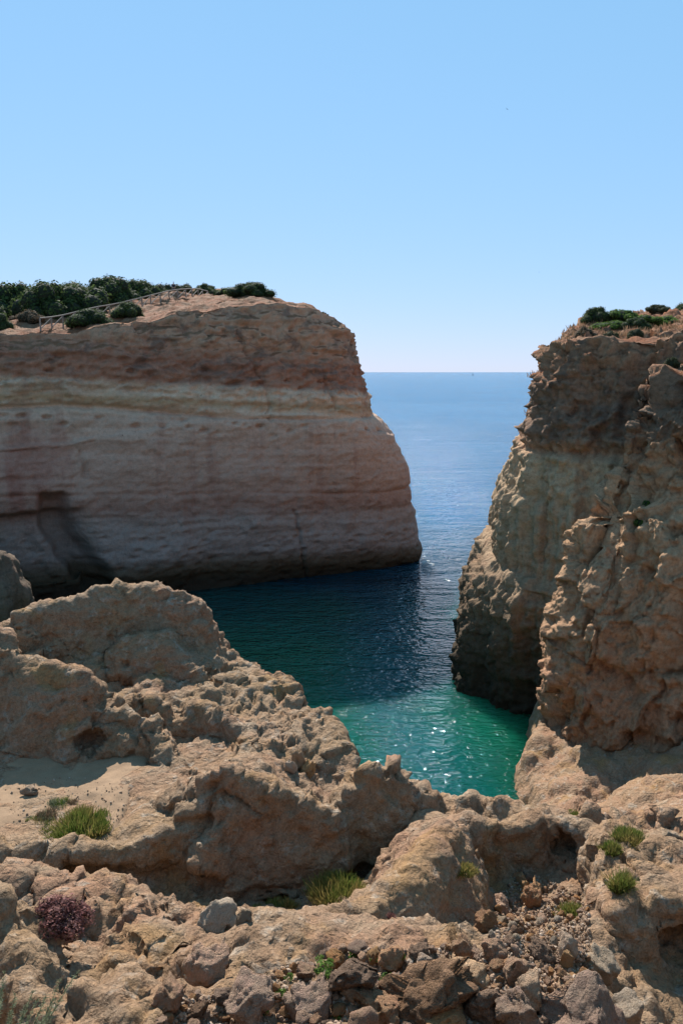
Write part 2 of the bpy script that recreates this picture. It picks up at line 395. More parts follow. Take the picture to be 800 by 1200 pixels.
def catmull(ctrl, n_out, dens=None):
    c = np.asarray(ctrl, np.float64); n = len(c)
    d = np.linalg.norm(np.diff(c[:, :2], axis=0), axis=1)
    if dens is not None: d = d * (np.asarray(dens)[:-1] + np.asarray(dens)[1:]) * 0.5
    t = np.concatenate([[0], np.cumsum(d)]); ts = np.linspace(0, t[-1], n_out)
    k = np.clip(np.searchsorted(t, ts, side='right') - 1, 0, n - 2); u = ((ts - t[k]) / (t[k + 1] - t[k]))[:, None]
    p0 = c[np.maximum(k - 1, 0)]; p1 = c[k]; p2 = c[k + 1]; p3 = c[np.minimum(k + 2, n - 1)]
    return 0.5 * (2 * p1 + (p2 - p0) * u + (2 * p0 - 5 * p1 + 4 * p2 - p3) * u * u + (-p0 + 3 * p1 - 3 * p2 + p3) * u ** 3)

def grid_faces(nu, nv):
    i = np.arange(nu * nv).reshape(nu, nv)
    return np.stack([i[:-1, :-1].ravel(), i[1:, :-1].ravel(), i[1:, 1:].ravel(), i[:-1, 1:].ravel()], 1)

def loft(name, plan, zlev, Hpts, mat, nu, nz, plateau, nplat, disp, zbase=-3.0):
    """plan rows: X, Y, inward X, inward Y, density, insets at each level of zlev (last level = top)"""
    dens = [p[4] for p in plan]
    c = catmull([[p[0], p[1], p[2], p[3], *p[5]] for p in plan], nu, dens)
    dirs = c[:, 2:4] / np.linalg.norm(c[:, 2:4], axis=1, keepdims=True)
    ins = c[:, 4:]
    tt = np.linspace(0, 1, nz); zl = np.asarray(zlev, float)
    edge = c[:, :2] + dirs * ins[:, -1:]
    ztop = idw(Hpts, edge[:, 0], edge[:, 1])
    V = np.zeros((nu, nz + nplat, 3))
    for i in range(nu):
        z = zbase + (ztop[i] - zbase) * tt
        f = np.interp(z / ztop[i] * zl[-1], zl, ins[i])
        V[i, :nz, 0] = c[i, 0] + dirs[i, 0] * f; V[i, :nz, 1] = c[i, 1] + dirs[i, 1] * f; V[i, :nz, 2] = z
    s = plateau * (np.arange(1, nplat + 1) / nplat) ** 1.5
    PX = edge[:, :1] + dirs[:, :1] * s; PY = edge[:, 1:] + dirs[:, 1:] * s
    V[:, nz:, 0] = PX; V[:, nz:, 1] = PY; V[:, nz:, 2] = idw(Hpts, PX, PY)
    v = V.reshape(-1, 3); fcs = grid_faces(nu, nz + nplat)
    n = vnormals(v, fcs)
    # outward = against the inward direction on the face, up on the plateau
    if np.mean(np.sum(n.reshape(V.shape)[:, :nz, :2] * dirs[:, None, :], axis=2)) > 0: n = -n; fcs = fcs[:, ::-1]
    v2 = disp(v.astype(np.float32), n.astype(np.float32))
    me = fast_mesh(name, v2, fcs, mat)
    o = obj(name, me, kind='structure')
    bvh = BVHTree.FromPolygons(v2.tolist(), fcs.tolist())
    return o, bvh

def seg_groove(v, p, q, depth, width):
    """depth field around the segment p-q, measured in X-Z"""
    a = np.array([p[0], p[2]]); b = np.array([q[0], q[2]]); w = v[:, [0, 2]]
    ab = b - a; t = np.clip(((w - a) @ ab) / (ab @ ab), 0, 1)
    d = np.linalg.norm(w - (a + t[:, None] * ab), axis=1)
    return depth * sstep(width * 1.5, width * 0.6, d)

# left headland -------------------------------------------------
HL = [at(*p) for p in [(0, 394, 69), (60, 393, 72), (130, 382, 77), (200, 368, 82), (250, 359, 86), (300, 353, 90), (335, 358, 91), (370, 371, 91), (400, 385, 91),
      (0, 378, 84), (57, 388, 75), (100, 378, 79), (137, 369, 84), (60, 372, 90), (184, 360, 92), (205, 355, 98), (200, 352, 103), (214, 351, 103), (205, 345, 109), (214, 345, 109), (195, 346, 109), (250, 347, 106), (300, 346, 104), (150, 355, 104), (250, 341, 125), (150, 342, 125), (0, 352, 125), (350, 357, 100)]]
HL += [Vector(p) for p in [(2, 100, 25), (-1, 112, 28), (-8, 125, 31), (-30, 145, 34), (-70, 150, 32), (-60, 72, 25), (-80, 60, 24), (-45, 66, 25), (-60, 110, 30)]]
ZL = [0, 0.8, 2.4, 4.9, 9, 11.4, 14.9, 16.5, 17.0, 17.9, 20.4, 22.8, 25.8, 27.2]
FACE = [0.7, 0.6, 0.1, 0.2, 0.5, 0.7, 0.95, 1.0, 1.35, 1.5, 1.7, 2.0, 2.3, 3.0]
NOSE = [0.3, 0.15, 0.5, 1.0, 1.7, 2.35, 3.6, 4.9, 5.6, 6.0, 6.5, 7.4, 8.3, 10.8]
def lerp(a, b, t): return [x + (y - x) * t for x, y in zip(a, b)]
planL = [(-80, 47, .3, 1, .5, FACE), (-45, 59, .35, 1, .8, FACE), (-29, 66.5, .1, 1, 1.4, FACE), (-13, 76, -.1, 1, 1.4, FACE), (0, 82, -.45, .9, 1.4, lerp(FACE, NOSE, .12)),
         (6, 85.2, -.75, .65, 1.8, lerp(FACE, NOSE, .6)), (9.2, 88.2, -.95, .35, 2.2, NOSE), (9.0, 92.5, -1, .05, 1.6, NOSE), (5, 104, -1, 0, .6, NOSE), (-5, 125, -.9, -.4, .3, NOSE), (-30, 150, -.6, -.8, .3, NOSE), (-85, 165, 0, -1, .3, NOSE)]
# clefts seen on the face
CL1 = [at(283, 388, 84), at(291, 405, 84), at(300, 422, 84), at(312, 440, 84), at(318, 470, 83.5), at(322, 490, 83.5)]
CL2 = [at(343, 598, 80.5), at(350, 620, 80.5), at(355, 645, 80.5), at(359, 680, 80.5)]
CL3 = [at(66, 592, 69.5), at(78, 628, 69.5), at(95, 655, 69.5), at(115, 690, 69.5)]
CL4 = [at(98, 530, 71), at(104, 558, 71)]
CL5 = [at(382, 440, 84), at(390, 480, 84)]
def dispL(v, n):
    face = sstep(0.75, 0.35, n[:, 2])[:, None]
    wx = fbm(v * 0.06, 3, 5); zs = v[:, 2] + 0.06 * v[:, 0] + wx * 0.6
    bed = perlin(np.stack([zs * 0.9, v[:, 0] * 0.02, v[:, 1] * 0.02], 1), 9) * 0.30 + perlin(np.stack([zs * 2.6, v[:, 0] * 0.05, v[:, 1] * 0.05], 1), 19) * 0.16
    up = sstep(16, 20, zs)
    d = fbm(v * 0.11, 3, 1) * 0.9 + bed * (0.55 + 0.9 * up) + fbm(v * np.array([.9, .9, 1.6], np.float32), 4, 3, .55) * (0.16 + 0.24 * up)
    d += -0.55 * np.exp(-((zs - 17.1 + 0.2 * wx) / 0.22) ** 2) - 0.35 * np.exp(-((zs - 9.3) / 0.12) ** 2) * (0.5 + perlin(v * 0.2, 8))
    # small hollows weathered along one bed
    w = worley(v * np.array([.55, .55, 1.3], np.float32), 4)
    hol = sstep(0.34, 0.12, w) * (np.exp(-((zs - 15.9) / 0.6) ** 2) + 0.8 * np.exp(-((zs - 20.6) / 1.2) ** 2) + 0.35 * sstep(8, 4, zs))
    d -= 0.75 * hol
    vj = v + 0.35 * np.stack([perlin(v * .9, 91), v[:, 0] * 0, perlin(v * .9, 92)], 1)
    for ch, dep, wid in ((CL1, 0.42, 0.12), (CL2, 0.36, 0.13), (CL3, 2.0, 1.0), (CL4, 0.3, 0.18), (CL5, 0.35, 0.13)):
        g = np.zeros(len(v))
        for a, b in zip(ch[:-1], ch[1:]): g = np.maximum(g, seg_groove(vj, a, b, dep, wid))
        d -= g * (v[:, 1] < 100)
    p = at(38, 640, 69.5); rec = sstep(8.0, 5.0, np.abs(v[:, 0] - p.x + 1.5 + 0.25 * (v[:, 2] - p.z))) * sstep(at(40, 594, 69.5).z, at(40, 602, 69.5).z, v[:, 2])
    d -= 1.5 * rec * (v[:, 1] < 100)
    d += facet(v * np.array([.2, .2, .7], np.float32) + .25 * fbm(v * .5, 2, 6)[:, None], 33) * (0.10 + 0.28 * up) + facet(v * np.array([.6, .6, 1.7], np.float32) + .25 * fbm(v * .9, 2, 6)[:, None], 34) * (0.03 + 0.16 * up)
    flat = fbm(v * 0.35, 5, 31, .55) * 0.5
    dd = d[:, None] * face + flat[:, None] * (1 - face)
    out = v + n * dd
    return out
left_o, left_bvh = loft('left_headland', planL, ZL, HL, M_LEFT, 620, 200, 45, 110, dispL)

# right headland -------------------------------------------------
HR = [at(*p) for p in [(619, 428, 56), (640, 410, 54.5), (690, 403, 52.5), (745, 404, 50), (680, 391, 58), (690, 386, 62), (760, 388, 60), (690, 376, 68), (760, 374, 72), (800, 366, 76), (840, 364, 80), (830, 385, 58), (830, 402, 50), (660, 398, 60)]]
HR += [Vector(p) for p in [(18, 72, 26), (30, 86, 28), (60, 92, 30), (40, 60, 29), (35, 42, 26)]]
ZR = [0, 2.4, 4.2, 6.4, 7.6, 8.6, 9.4, 12.3, 13.5, 15.8, 17.0, 17.8, 18.8, 20, 22.4, 24.0]
NOSER = [0.0, 0.0, 0.1, 0.5, 0.9, 1.5, 2.4, 2.5, 2.9, 3.7, 3.9, 4.8, 5.0, 5.4, 5.8, 7.2]
FACER = [0.9, 0.5, 0.3, 0.15, 0.1, 0.2, 0.9, 0.95, 1.0, 1.1, 1.2, 1.2, 1.3, 1.5, 1.8, 2.6]
planR = [(40, 33, .3, 1, .4, FACER), (26, 38.5, .3, 1, .7, FACER), (17, 42.5, .35, 1, 1.2, FACER), (12, 46, .5, .9, 1.6, FACER), (9.4, 49, .75, .65, 1.8, lerp(FACER, NOSER, .75)), (8.3, 51.5, 1, .2, 2.0, NOSER),
         (9.0, 55.5, 1, -.05, 1.6, NOSER), (12, 66, .95, -.25, .7, NOSER), (25, 85, .5, -.85, .4, NOSER), (70, 96, 0, -1, .3, NOSER)]
def dispR(v, n):
    face = sstep(0.8, 0.4, n[:, 2])[:, None]
    up = sstep(16.6, 18.0, v[:, 2] + fbm(v * 0.3, 2, 3) * 0.8); low = sstep(9.3, 7.8, v[:, 2] + fbm(v * 0.4, 2, 4) * 0.7)
    flute = fbm(v * np.array([.62, .62, .07], np.float32), 4, 12, .55)
    lump = 0.6 + 0.5 * facet(v * np.array([.42, .42, .75], np.float32) + 0.3 * fbm(v * .8, 2, 6)[:, None], 5)
    small = 0.6 + 0.55 * facet(v * np.array([1.1, 1.1, 1.8], np.float32) + 0.2 * fbm(v * 2, 2, 6)[:, None], 7)
    d = flute * (0.95 * (1 - up) * (1 - 0.35 * low) + 0.35 * up) + (lump - 0.6) * (0.25 + 0.8 * up + 0.5 * low) + (small - .6) * (0.10 + 0.20 * up + 0.22 * low)
    d += fbm(v * 1.3, 5, 14, .62) * (0.30 + 0.2 * up) + perlin(np.stack([v[:, 2] * 1.1, v[:, 0] * .06, v[:, 1] * .06], 1), 2) * 0.25
    d -= 0.5 * np.exp(-((v[:, 2] - 17.2) / 0.25) ** 2)
    flat = fbm(v * 0.5, 5, 31, .6) * 0.55
    return v + n * (d[:, None] * face + flat[:, None] * (1 - face))
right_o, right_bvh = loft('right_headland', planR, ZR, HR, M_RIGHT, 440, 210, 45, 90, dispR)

# near buttress on the right -------------------------------------------------
HB = [at(*p) for p in [(740, 512, 42), (760, 452, 43), (775, 440, 43), (800, 428, 42), (840, 415, 40), (900, 410, 38), (790, 415, 46), (820, 405, 47)]]
ZB = [0, 1.2, 2.5, 5.2, 7.5, 10, 12.3, 14, 15.9, 18.1, 20.8, 22.7]
NOSEB = [0.0, 0.0, 0.1, 0.35, 1.0, 1.15, 1.25, 1.8, 3.3, 4.6, 5.6, 6.8]
FACEB = [0.0, 0.6, 0.3, 0.5, 0.9, 1.5, 1.9, 2.3, 2.9, 3.3, 3.5, 4.2]
planB = [(38, 22, .4, 1, .4, FACEB), (28, 28, .45, 1, .8, FACEB), (21, 32.8, .5, 1, 1.3, FACEB), (15, 36.6, .6, .9, 1.6, FACEB), (12.2, 39.0, .8, .7, 1.9, lerp(FACEB, NOSEB, .7)), (11.6, 40.8, 1, .25, 2, NOSEB),
         (12.4, 42.8, 1, -.1, 1.4, NOSEB), (15, 46, .8, -.5, .8, NOSEB), (26, 52, .5, -.9, .4, NOSEB)]
HOLES = [(at(700, 868, 36.0), 0.9), (at(735, 880, 34.8), 0.6), (at(752, 757, 35.8), 0.65), (at(740, 752, 36), 0.5), (at(762, 808, 35.0), 0.6), (at(780, 812, 34.5), 0.55), (at(737, 800, 36), 0.5), (at(790, 762, 34.5), 0.5),
         (at(686, 820, 37.5), 0.45), (at(712, 838, 37), 0.45), (at(690, 690, 39), 0.5), (at(757, 640, 38), 0.6)]
def dispB(v, n):
    face = sstep(0.85, 0.5, n[:, 2])[:, None]
    up = sstep(18.5, 20, v[:, 2] + fbm(v * 0.3, 2, 3) * 0.8)
    q = v + 0.55 * np.stack([fbm(v * .5, 2, 41), fbm(v * .5, 2, 42), fbm(v * .5, 2, 43)], 1)
    rib = np.sqrt(np.maximum(0, 1 - worley(q * np.array([.42, .42, .17], np.float32), 5) ** 2))
    lump = 0.6 + 0.8 * facet(q * np.array([.6, .6, .42], np.float32), 15); small = 0.5 * np.sqrt(np.maximum(0, 1 - worley(q * 2.1, 7) ** 2)) + .3 + 0.6 * facet(q * 1.5, 16)
    tiny = np.sqrt(np.maximum(0, 1 - worley(q * 4.6, 17) ** 2))
    d = (rib - .72) * 2.4 + (lump - .6) * (1.0 + .3 * up) + (small - .6) * 0.40 + (tiny - .6) * 0.15 + fbm(v * 0.16, 2, 77) * 1.1 + fbm(v * 1.3, 5, 14, .62) * 0.36
    for c, r in HOLES:
        dd = np.sqrt((v[:, 0] - c.x) ** 2 + (0.5 * (v[:, 1] - c.y)) ** 2 + ((v[:, 2] - c.z) * 1.3) ** 2)
        d -= 2.2 * r * sstep(r * 1.1, r * 0.4, dd + 0.75 * r * perlin(v * 1.6, 8))
    flat = fbm(v * 0.5, 5, 31, .6) * 0.5
    return v + n * (d[:, None] * face + flat[:, None] * (1 - face))
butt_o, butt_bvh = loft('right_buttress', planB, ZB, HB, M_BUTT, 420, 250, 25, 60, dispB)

# rock spur at the left edge of the picture -------------------------------------------------
HS = [at(*p) for p in [(22, 690, 46), (10, 672, 46), (0, 662, 46), (-30, 630, 46), (-80, 590, 46), (0, 660, 50), (-60, 620, 54)]]
ZS = [0, 3, 6, 9, 11]
NOSES = [0, .2, .3, .6, 1.4]
planS = [(-48, 40, .2, 1, .5, NOSES), (-29, 42.5, .2, 1, 1, NOSES), (-22.0, 44.2, -.3, 1, 1.5, NOSES), (-20.2, 46.5, -1, .2, 1.5, NOSES), (-20.8, 50, -1, -.4, 1, NOSES), (-30, 58, -.4, -1, .6, NOSES), (-48, 62, 0, -1, .5, NOSES)]
def dispS(v, n):
    q = v * 0.7; lump = np.sqrt(np.maximum(0, 1 - worley(q, 15) ** 2))
    return v + n * ((lump - .6) * 0.7 + fbm(v * np.array([.9, .9, .3], np.float32), 5, 14, .58) * 0.5)[:, None]
M_SPUR = cliff_material('strata_spur_shaded', [(0, (0.03, 0.03, 0.024)), (2, (0.06, 0.05, 0.04)), (6, (0.13, 0.105, 0.085)), (12, (0.17, 0.13, 0.10))], 27.0, dark=0.5, streak=0.3, s=0.9, tint=(1, .9, .8))  # rock colours darkened to stand in for shade on the spur
spur_o, spur_bvh = loft('left_spur', planS, ZS, HS, M_SPUR, 220, 90, 8, 24, dispS)

# ------------------------------------------------------------------ foreground bedrock: height field of ridges and hollows, turned into a solid, then weathered
def surface_nets(f, xs, ys, zs):
    s = f < 0
    act = None
    c = [s[a:s.shape[0] - 1 + a, b:s.shape[1] - 1 + b, d:s.shape[2] - 1 + d] for a in (0, 1) for b in (0, 1) for d in (0, 1)]
    allin = c[0].copy(); anyin = c[0].copy()
    for k in c[1:]: allin &= k; anyin |= k
    act = anyin & ~allin
    I, J, K = np.nonzero(act)
    idx = np.full(act.shape, -1, np.int32); idx[I, J, K] = np.arange(len(I), dtype=np.int32)
    acc = np.zeros((len(I), 3)); cnt = np.zeros(len(I))
    co = [(a, b, d) for a in (0, 1) for b in (0, 1) for d in (0, 1)]
    val = {k: f[I + k[0], J + k[1], K + k[2]] for k in co}
    pos = {k: np.stack([xs[I + k[0]], ys[J + k[1]], zs[K + k[2]]], 1) for k in co}
    for k in co:
        for ax in range(3):
            if k[ax] == 0:
                m = list(k); m[ax] = 1; m = tuple(m)
                a, b = val[k], val[m]; cr = (a < 0) != (b < 0)
                t = np.where(cr, a / np.where(cr, a - b, 1), 0)[:, None]
                acc += np.where(cr[:, None], pos[k] + (pos[m] - pos[k]) * t, 0); cnt += cr
    v = acc / cnt[:, None]
    faces = []
    # edges along each axis
    for ax in range(3):
        sl0 = [slice(None)] * 3; sl1 = [slice(None)] * 3; sl0[ax] = slice(0, -1); sl1[ax] = slice(1, None)
        a = s[tuple(sl0)]; b = s[tuple(sl1)]; cr = a != b
        o1, o2 = [q for q in range(3) if q != ax]
        E = np.nonzero(cr); E = [e for e in E]
        ok = np.ones(len(E[0]), bool)
        for o in (o1, o2): ok &= (E[o] > 0) & (E[o] < s.shape[o] - 1)
        E = [e[ok] for e in E]
        inside = a[tuple(E)]
        q = []
        for d1, d2 in ((-1, -1), (0, -1), (0, 0), (-1, 0)):
            e = [x.copy() for x in E]; e[o1] = e[o1] + d1; e[o2] = e[o2] + d2
            q.append(idx[tuple(e)])
        q = np.stack(q, 1)
        flip = inside if ax != 1 else ~inside
        q[~flip] = q[~flip][:, ::-1]
        faces.append(q)
    return v, np.concatenate(faces)

def stroke_height(X, Y, pts, w, near, far):
    """ridge: crest polyline with rounded top, its own slope towards the camera and away from it"""
    best = np.full(X.shape, -1e9)
    P = [at(*p) for p in pts]
    for a, b in zip(P[:-1], P[1:]):
        ax, ay = a.x, a.y; dx, dy = b.x - a.x, b.y - a.y; L = dx * dx + dy * dy + 1e-9
        t = np.clip(((X - ax) * dx + (Y - ay) * dy) / L, 0, 1)
        ex = X - ax - t * dx; ey = Y - ay - t * dy
        d = np.sqrt(ex * ex + ey * ey)
        k = sstep(-0.7, 0.7, ey / (d + 1e-6)); sl = near + (far - near) * k
        z = a.z + (b.z - a.z) * t - (np.sqrt((sl * d) ** 2 + (sl * w) ** 2) - sl * w)
        best = np.maximum(best, z)
    return best

FLOOR = [at(*p) for p in [
    (250, 1190, 6), (400, 1190, 6), (560, 1190, 6.1), (660, 1190, 6.3), (330, 1130, 7.2), (450, 1130, 7.2), (550, 1130, 7.4), (650, 1150, 7.2), (130, 1190, 6.0),
    (600, 1100, 9.6), (640, 1060, 10.9), (600, 1050, 11.0), (580, 1122, 8.7), (670, 1122, 8.8), (630, 1090, 9.9), (580, 1080, 10.1), (620, 1035, 11.2), (660, 1045, 11.0), (670, 1085, 10.0), (640, 1125, 8.7), (610, 1072, 10.5), (655, 1105, 9.4), 
    (380, 1062, 11.9), (310, 1064, 11.8), (430, 1056, 11.8), (350, 1062, 11.4), (100, 1050, 11.5), (200, 1062, 11.6), (20, 1050, 11.5), (150, 1058, 11.4), (100, 1080, 10.4), (200, 1090, 10.2), (320, 1100, 10.2), (400, 1090, 10.6), (20, 1085, 10.2),
    (20, 985, 12.3), (80, 982, 12.4), (60, 940, 13.6), (130, 960, 13.1), (20, 915, 14.5), (100, 910, 14.8), (180, 912, 14.2), (195, 940, 13.2), (175, 955, 12.9), (-30, 950, 13.5), (-30, 900, 15),
    (110, 812, 18.6), (200, 880, 16), (230, 888, 15.5), (245, 905, 14.8), (280, 903, 14.3), (150, 815, 18.2), (60, 770, 19.4),
    (395, 945, 14.2), (350, 950, 13.5), (665, 962, 12), (710, 990, 11.6), (760, 990, 11.8), (830, 995, 11.8), (770, 1020, 9.6), (830, 1020, 9.6), (740, 1018, 9.7), (480, 985, 11.4),
    (50, 1165, 6.7), (195, 1150, 7.0), (215, 1140, 7.2), (740, 1190, 7.3), (800, 1195, 7.5), (725, 1140, 8.1), (860, 1190, 7.5),
    (-80, 800, 20), (-120, 760, 26), (-150, 1000, 12), (-200, 1100, 8)]]
FLOOR += [Vector((x, y, CAMZ + z)) for x, y, z in [(0, 4, -4.7), (-3, 4, -4.7), (3, 4, -4.7), (-7, 4, -4.6), (7, 4, -4.6), (0, 2.2, -2.9), (-6, 2.2, -2.9), (6, 2.2, -2.9), (0, .6, -1.75), (-6, .6, -1.75), (6, .6, -1.75), (12, 4, -4.5), (-12, 4, -4.5), (12, 12, -9), (-13, 18, -7.5)]]
STROKES = [
    ([(22, 722, 20.3), (60, 709, 20.7), (100, 696, 21), (135, 685, 21.2), (180, 690, 21.2), (212, 699, 21), (228, 730, 20.6), (245, 772, 20)], .75, 4.0, 2.5),
    ([(150, 745, 20.0), (190, 740, 20.0), (215, 765, 19.6), (232, 790, 19.2)], .5, 3.0, 1.5),
    ([(-60, 735, 17.2), (0, 748, 16.9), (25, 768, 16.7), (60, 780, 16.4), (95, 790, 16.2), (104, 812, 16.1)], .4, 2.3, 2.5),
    ([(105, 842, 15.9), (140, 836, 15.9), (172, 846, 15.7), (190, 876, 15.2), (215, 900, 14.6)], .35, 2.6, 2),
    ([(112, 838, 16.8), (150, 818, 17.1), (180, 823, 17.1), (200, 838, 16.9), (230, 822, 17.0), (262, 838, 16.6)], .25, 3.5, 2.0),
    ([(218, 750, 20.3), (230, 784, 19.7), (245, 808, 19), (260, 800, 19), (278, 797, 19), (296, 820, 18.5), (320, 838, 18), (347, 860, 17.4), (362, 890, 16.9), (378, 924, 16.5)], .25, 4.0, 5.0),
    ([(250, 842, 16.8), (280, 852, 16.2), (305, 878, 15.6), (325, 895, 15), (342, 906, 14.8), (372, 930, 14.2), (388, 952, 13.8)], .25, 3.5, 2.0),
    ([(215, 933, 12.9), (240, 915, 12.8), (265, 907, 12.7), (300, 916, 12.6), (340, 934, 12.5), (375, 950, 12.4), (397, 958, 12.5)], .35, 5, 1.3),
    ([(-30, 1000, 12.0), (40, 1003, 12.0), (110, 997, 12.0), (160, 986, 12.1), (210, 957, 12.5), (262, 912, 12.7)], .2, 5, .9),
    ([(268, 925, 12.5), (256, 960, 12.25), (240, 990, 12.05), (226, 1015, 11.8), (216, 1055, 11.5)], .22, 3, 3),
    ([(392, 960, 12.6), (412, 926, 12.9), (434, 902, 13.0), (462, 900, 13.1), (486, 926, 13.1)], .45, 5, 3),
    ([(490, 960, 12.8), (540, 985, 12.0), (600, 985, 12.0)], .25, 2, 3),
    ([(-40, 1040, 9.0), (0, 1046, 8.8), (40, 1042, 8.8), (80, 1046, 8.7), (118, 1024, 8.9), (132, 1046, 8.6), (165, 1052, 8.4), (190, 1062, 8.3), (225, 1077, 8.1), (252, 1088, 8)], .3, 1.15, 4),
    ([(250, 1095, 7.9), (290, 1090, 8), (340, 1079, 8.2), (400, 1069, 8.5), (430, 1056, 8.8), (465, 1036, 9.2), (490, 1010, 9.7), (510, 985, 10.1), (520, 962, 10.7)], .38, 1.9, 2.2),
    ([(516, 985, 10.3), (524, 972, 10.9), (550, 968, 11.4), (590, 973, 11.6), (640, 960, 11.8), (668, 965, 11.6), (690, 978, 11.2), (700, 1000, 10.6), (696, 1035, 9.9), (690, 1060, 9.4)], .22, 7, 1.2),
    ([(700, 980, 11), (745, 985, 10.6), (800, 990, 10.3), (880, 985, 10.2)], .4, 1.8, 2.5),
    ([(742, 1066, 8.6), (775, 1050, 8.6), (810, 1046, 8.6), (880, 1040, 8.6)], .35, 5, 1.8),
    ([(722, 1010, 9.8), (735, 1040, 9.2), (742, 1066, 8.6)], .3, 2, 2),
    ([(690, 1052, 9.4), (704, 1090, 8.6), (714, 1128, 7.9), (700, 1165, 7.3)], .14, 2.0, 2.5),
    ([(-25, 1060, 7.3), (5, 1078, 7.0), (25, 1112, 6.6), (40, 1150, 6.2), (50, 1200, 5.8)], .18, 2, 2.5),
    ([(100, 1096, 7.8), (145, 1115, 7.45), (172, 1155, 6.95), (165, 1195, 6.4)], .3, 1.7, 2),
    ([(300, 1100, 7.5), (262, 1105, 7.5), (228, 1128, 7.1), (240, 1160, 6.7), (300, 1180, 6.3)], .25, 2, 2),
    ([(330, 1160, 6.6), (390, 1185, 6.2), (440, 1200, 6.0)], .2, 1.5, 1.5),
]
COAST = np.array([(-16, 27), (-10, 26), (-6, 24.5), (-3.7, 22.0), (-1.5, 19.3), (-0.3, 17.2), (0.4, 15.2), (1.5, 14.0), (3, 12.9), (4.2, 12.5), (6, 12.4), (9, 12.8), (14, 13.5)])
CAVES = [  # centre (picture place and distance), radii
    (at(80, 778, 19.3), (0.9, 0.9, 0.38)), (at(128, 812, 18.7), (0.75, 0.8, 0.3)), (at(664, 992, 11.55), (0.25, 0.4, 0.27)), (at(420, 1045, 12.1), (0.7, 0.6, 0.35)),
    (at(205, 1040, 11.8), (0.9, 0.5, 0.4)), (at(100, 1035, 11.8), (1.1, 0.45, 0.35)), (at(340, 1045, 12.3), (0.9, 0.4, 0.3)), (at(105, 870, 15.6), (0.35, 0.5, 0.3)), (at(790, 1100, 8.5), (0.4, 0.35, 0.3)), (at(60, 1180, 6.6), (0.28, 0.3, 0.2))]

SCREE_FLOOR = [at(*p) for p in [(600, 1100, 9.5), (640, 1060, 10.7), (600, 1050, 10.9), (580, 1122, 8.7), (670, 1122, 8.8), (620, 1030, 11.2), (660, 1040, 11.0), (670, 1085, 9.9), (560, 1130, 8.4), (690, 1130, 8.5)]]
BOWL = [(562, 1125, 8.5), (572, 1075, 10.2), (590, 1035, 11.0), (612, 1015, 11.45), (645, 1012, 11.5), (676, 1025, 11.2), (690, 1060, 10.4), (690, 1120, 8.8)]
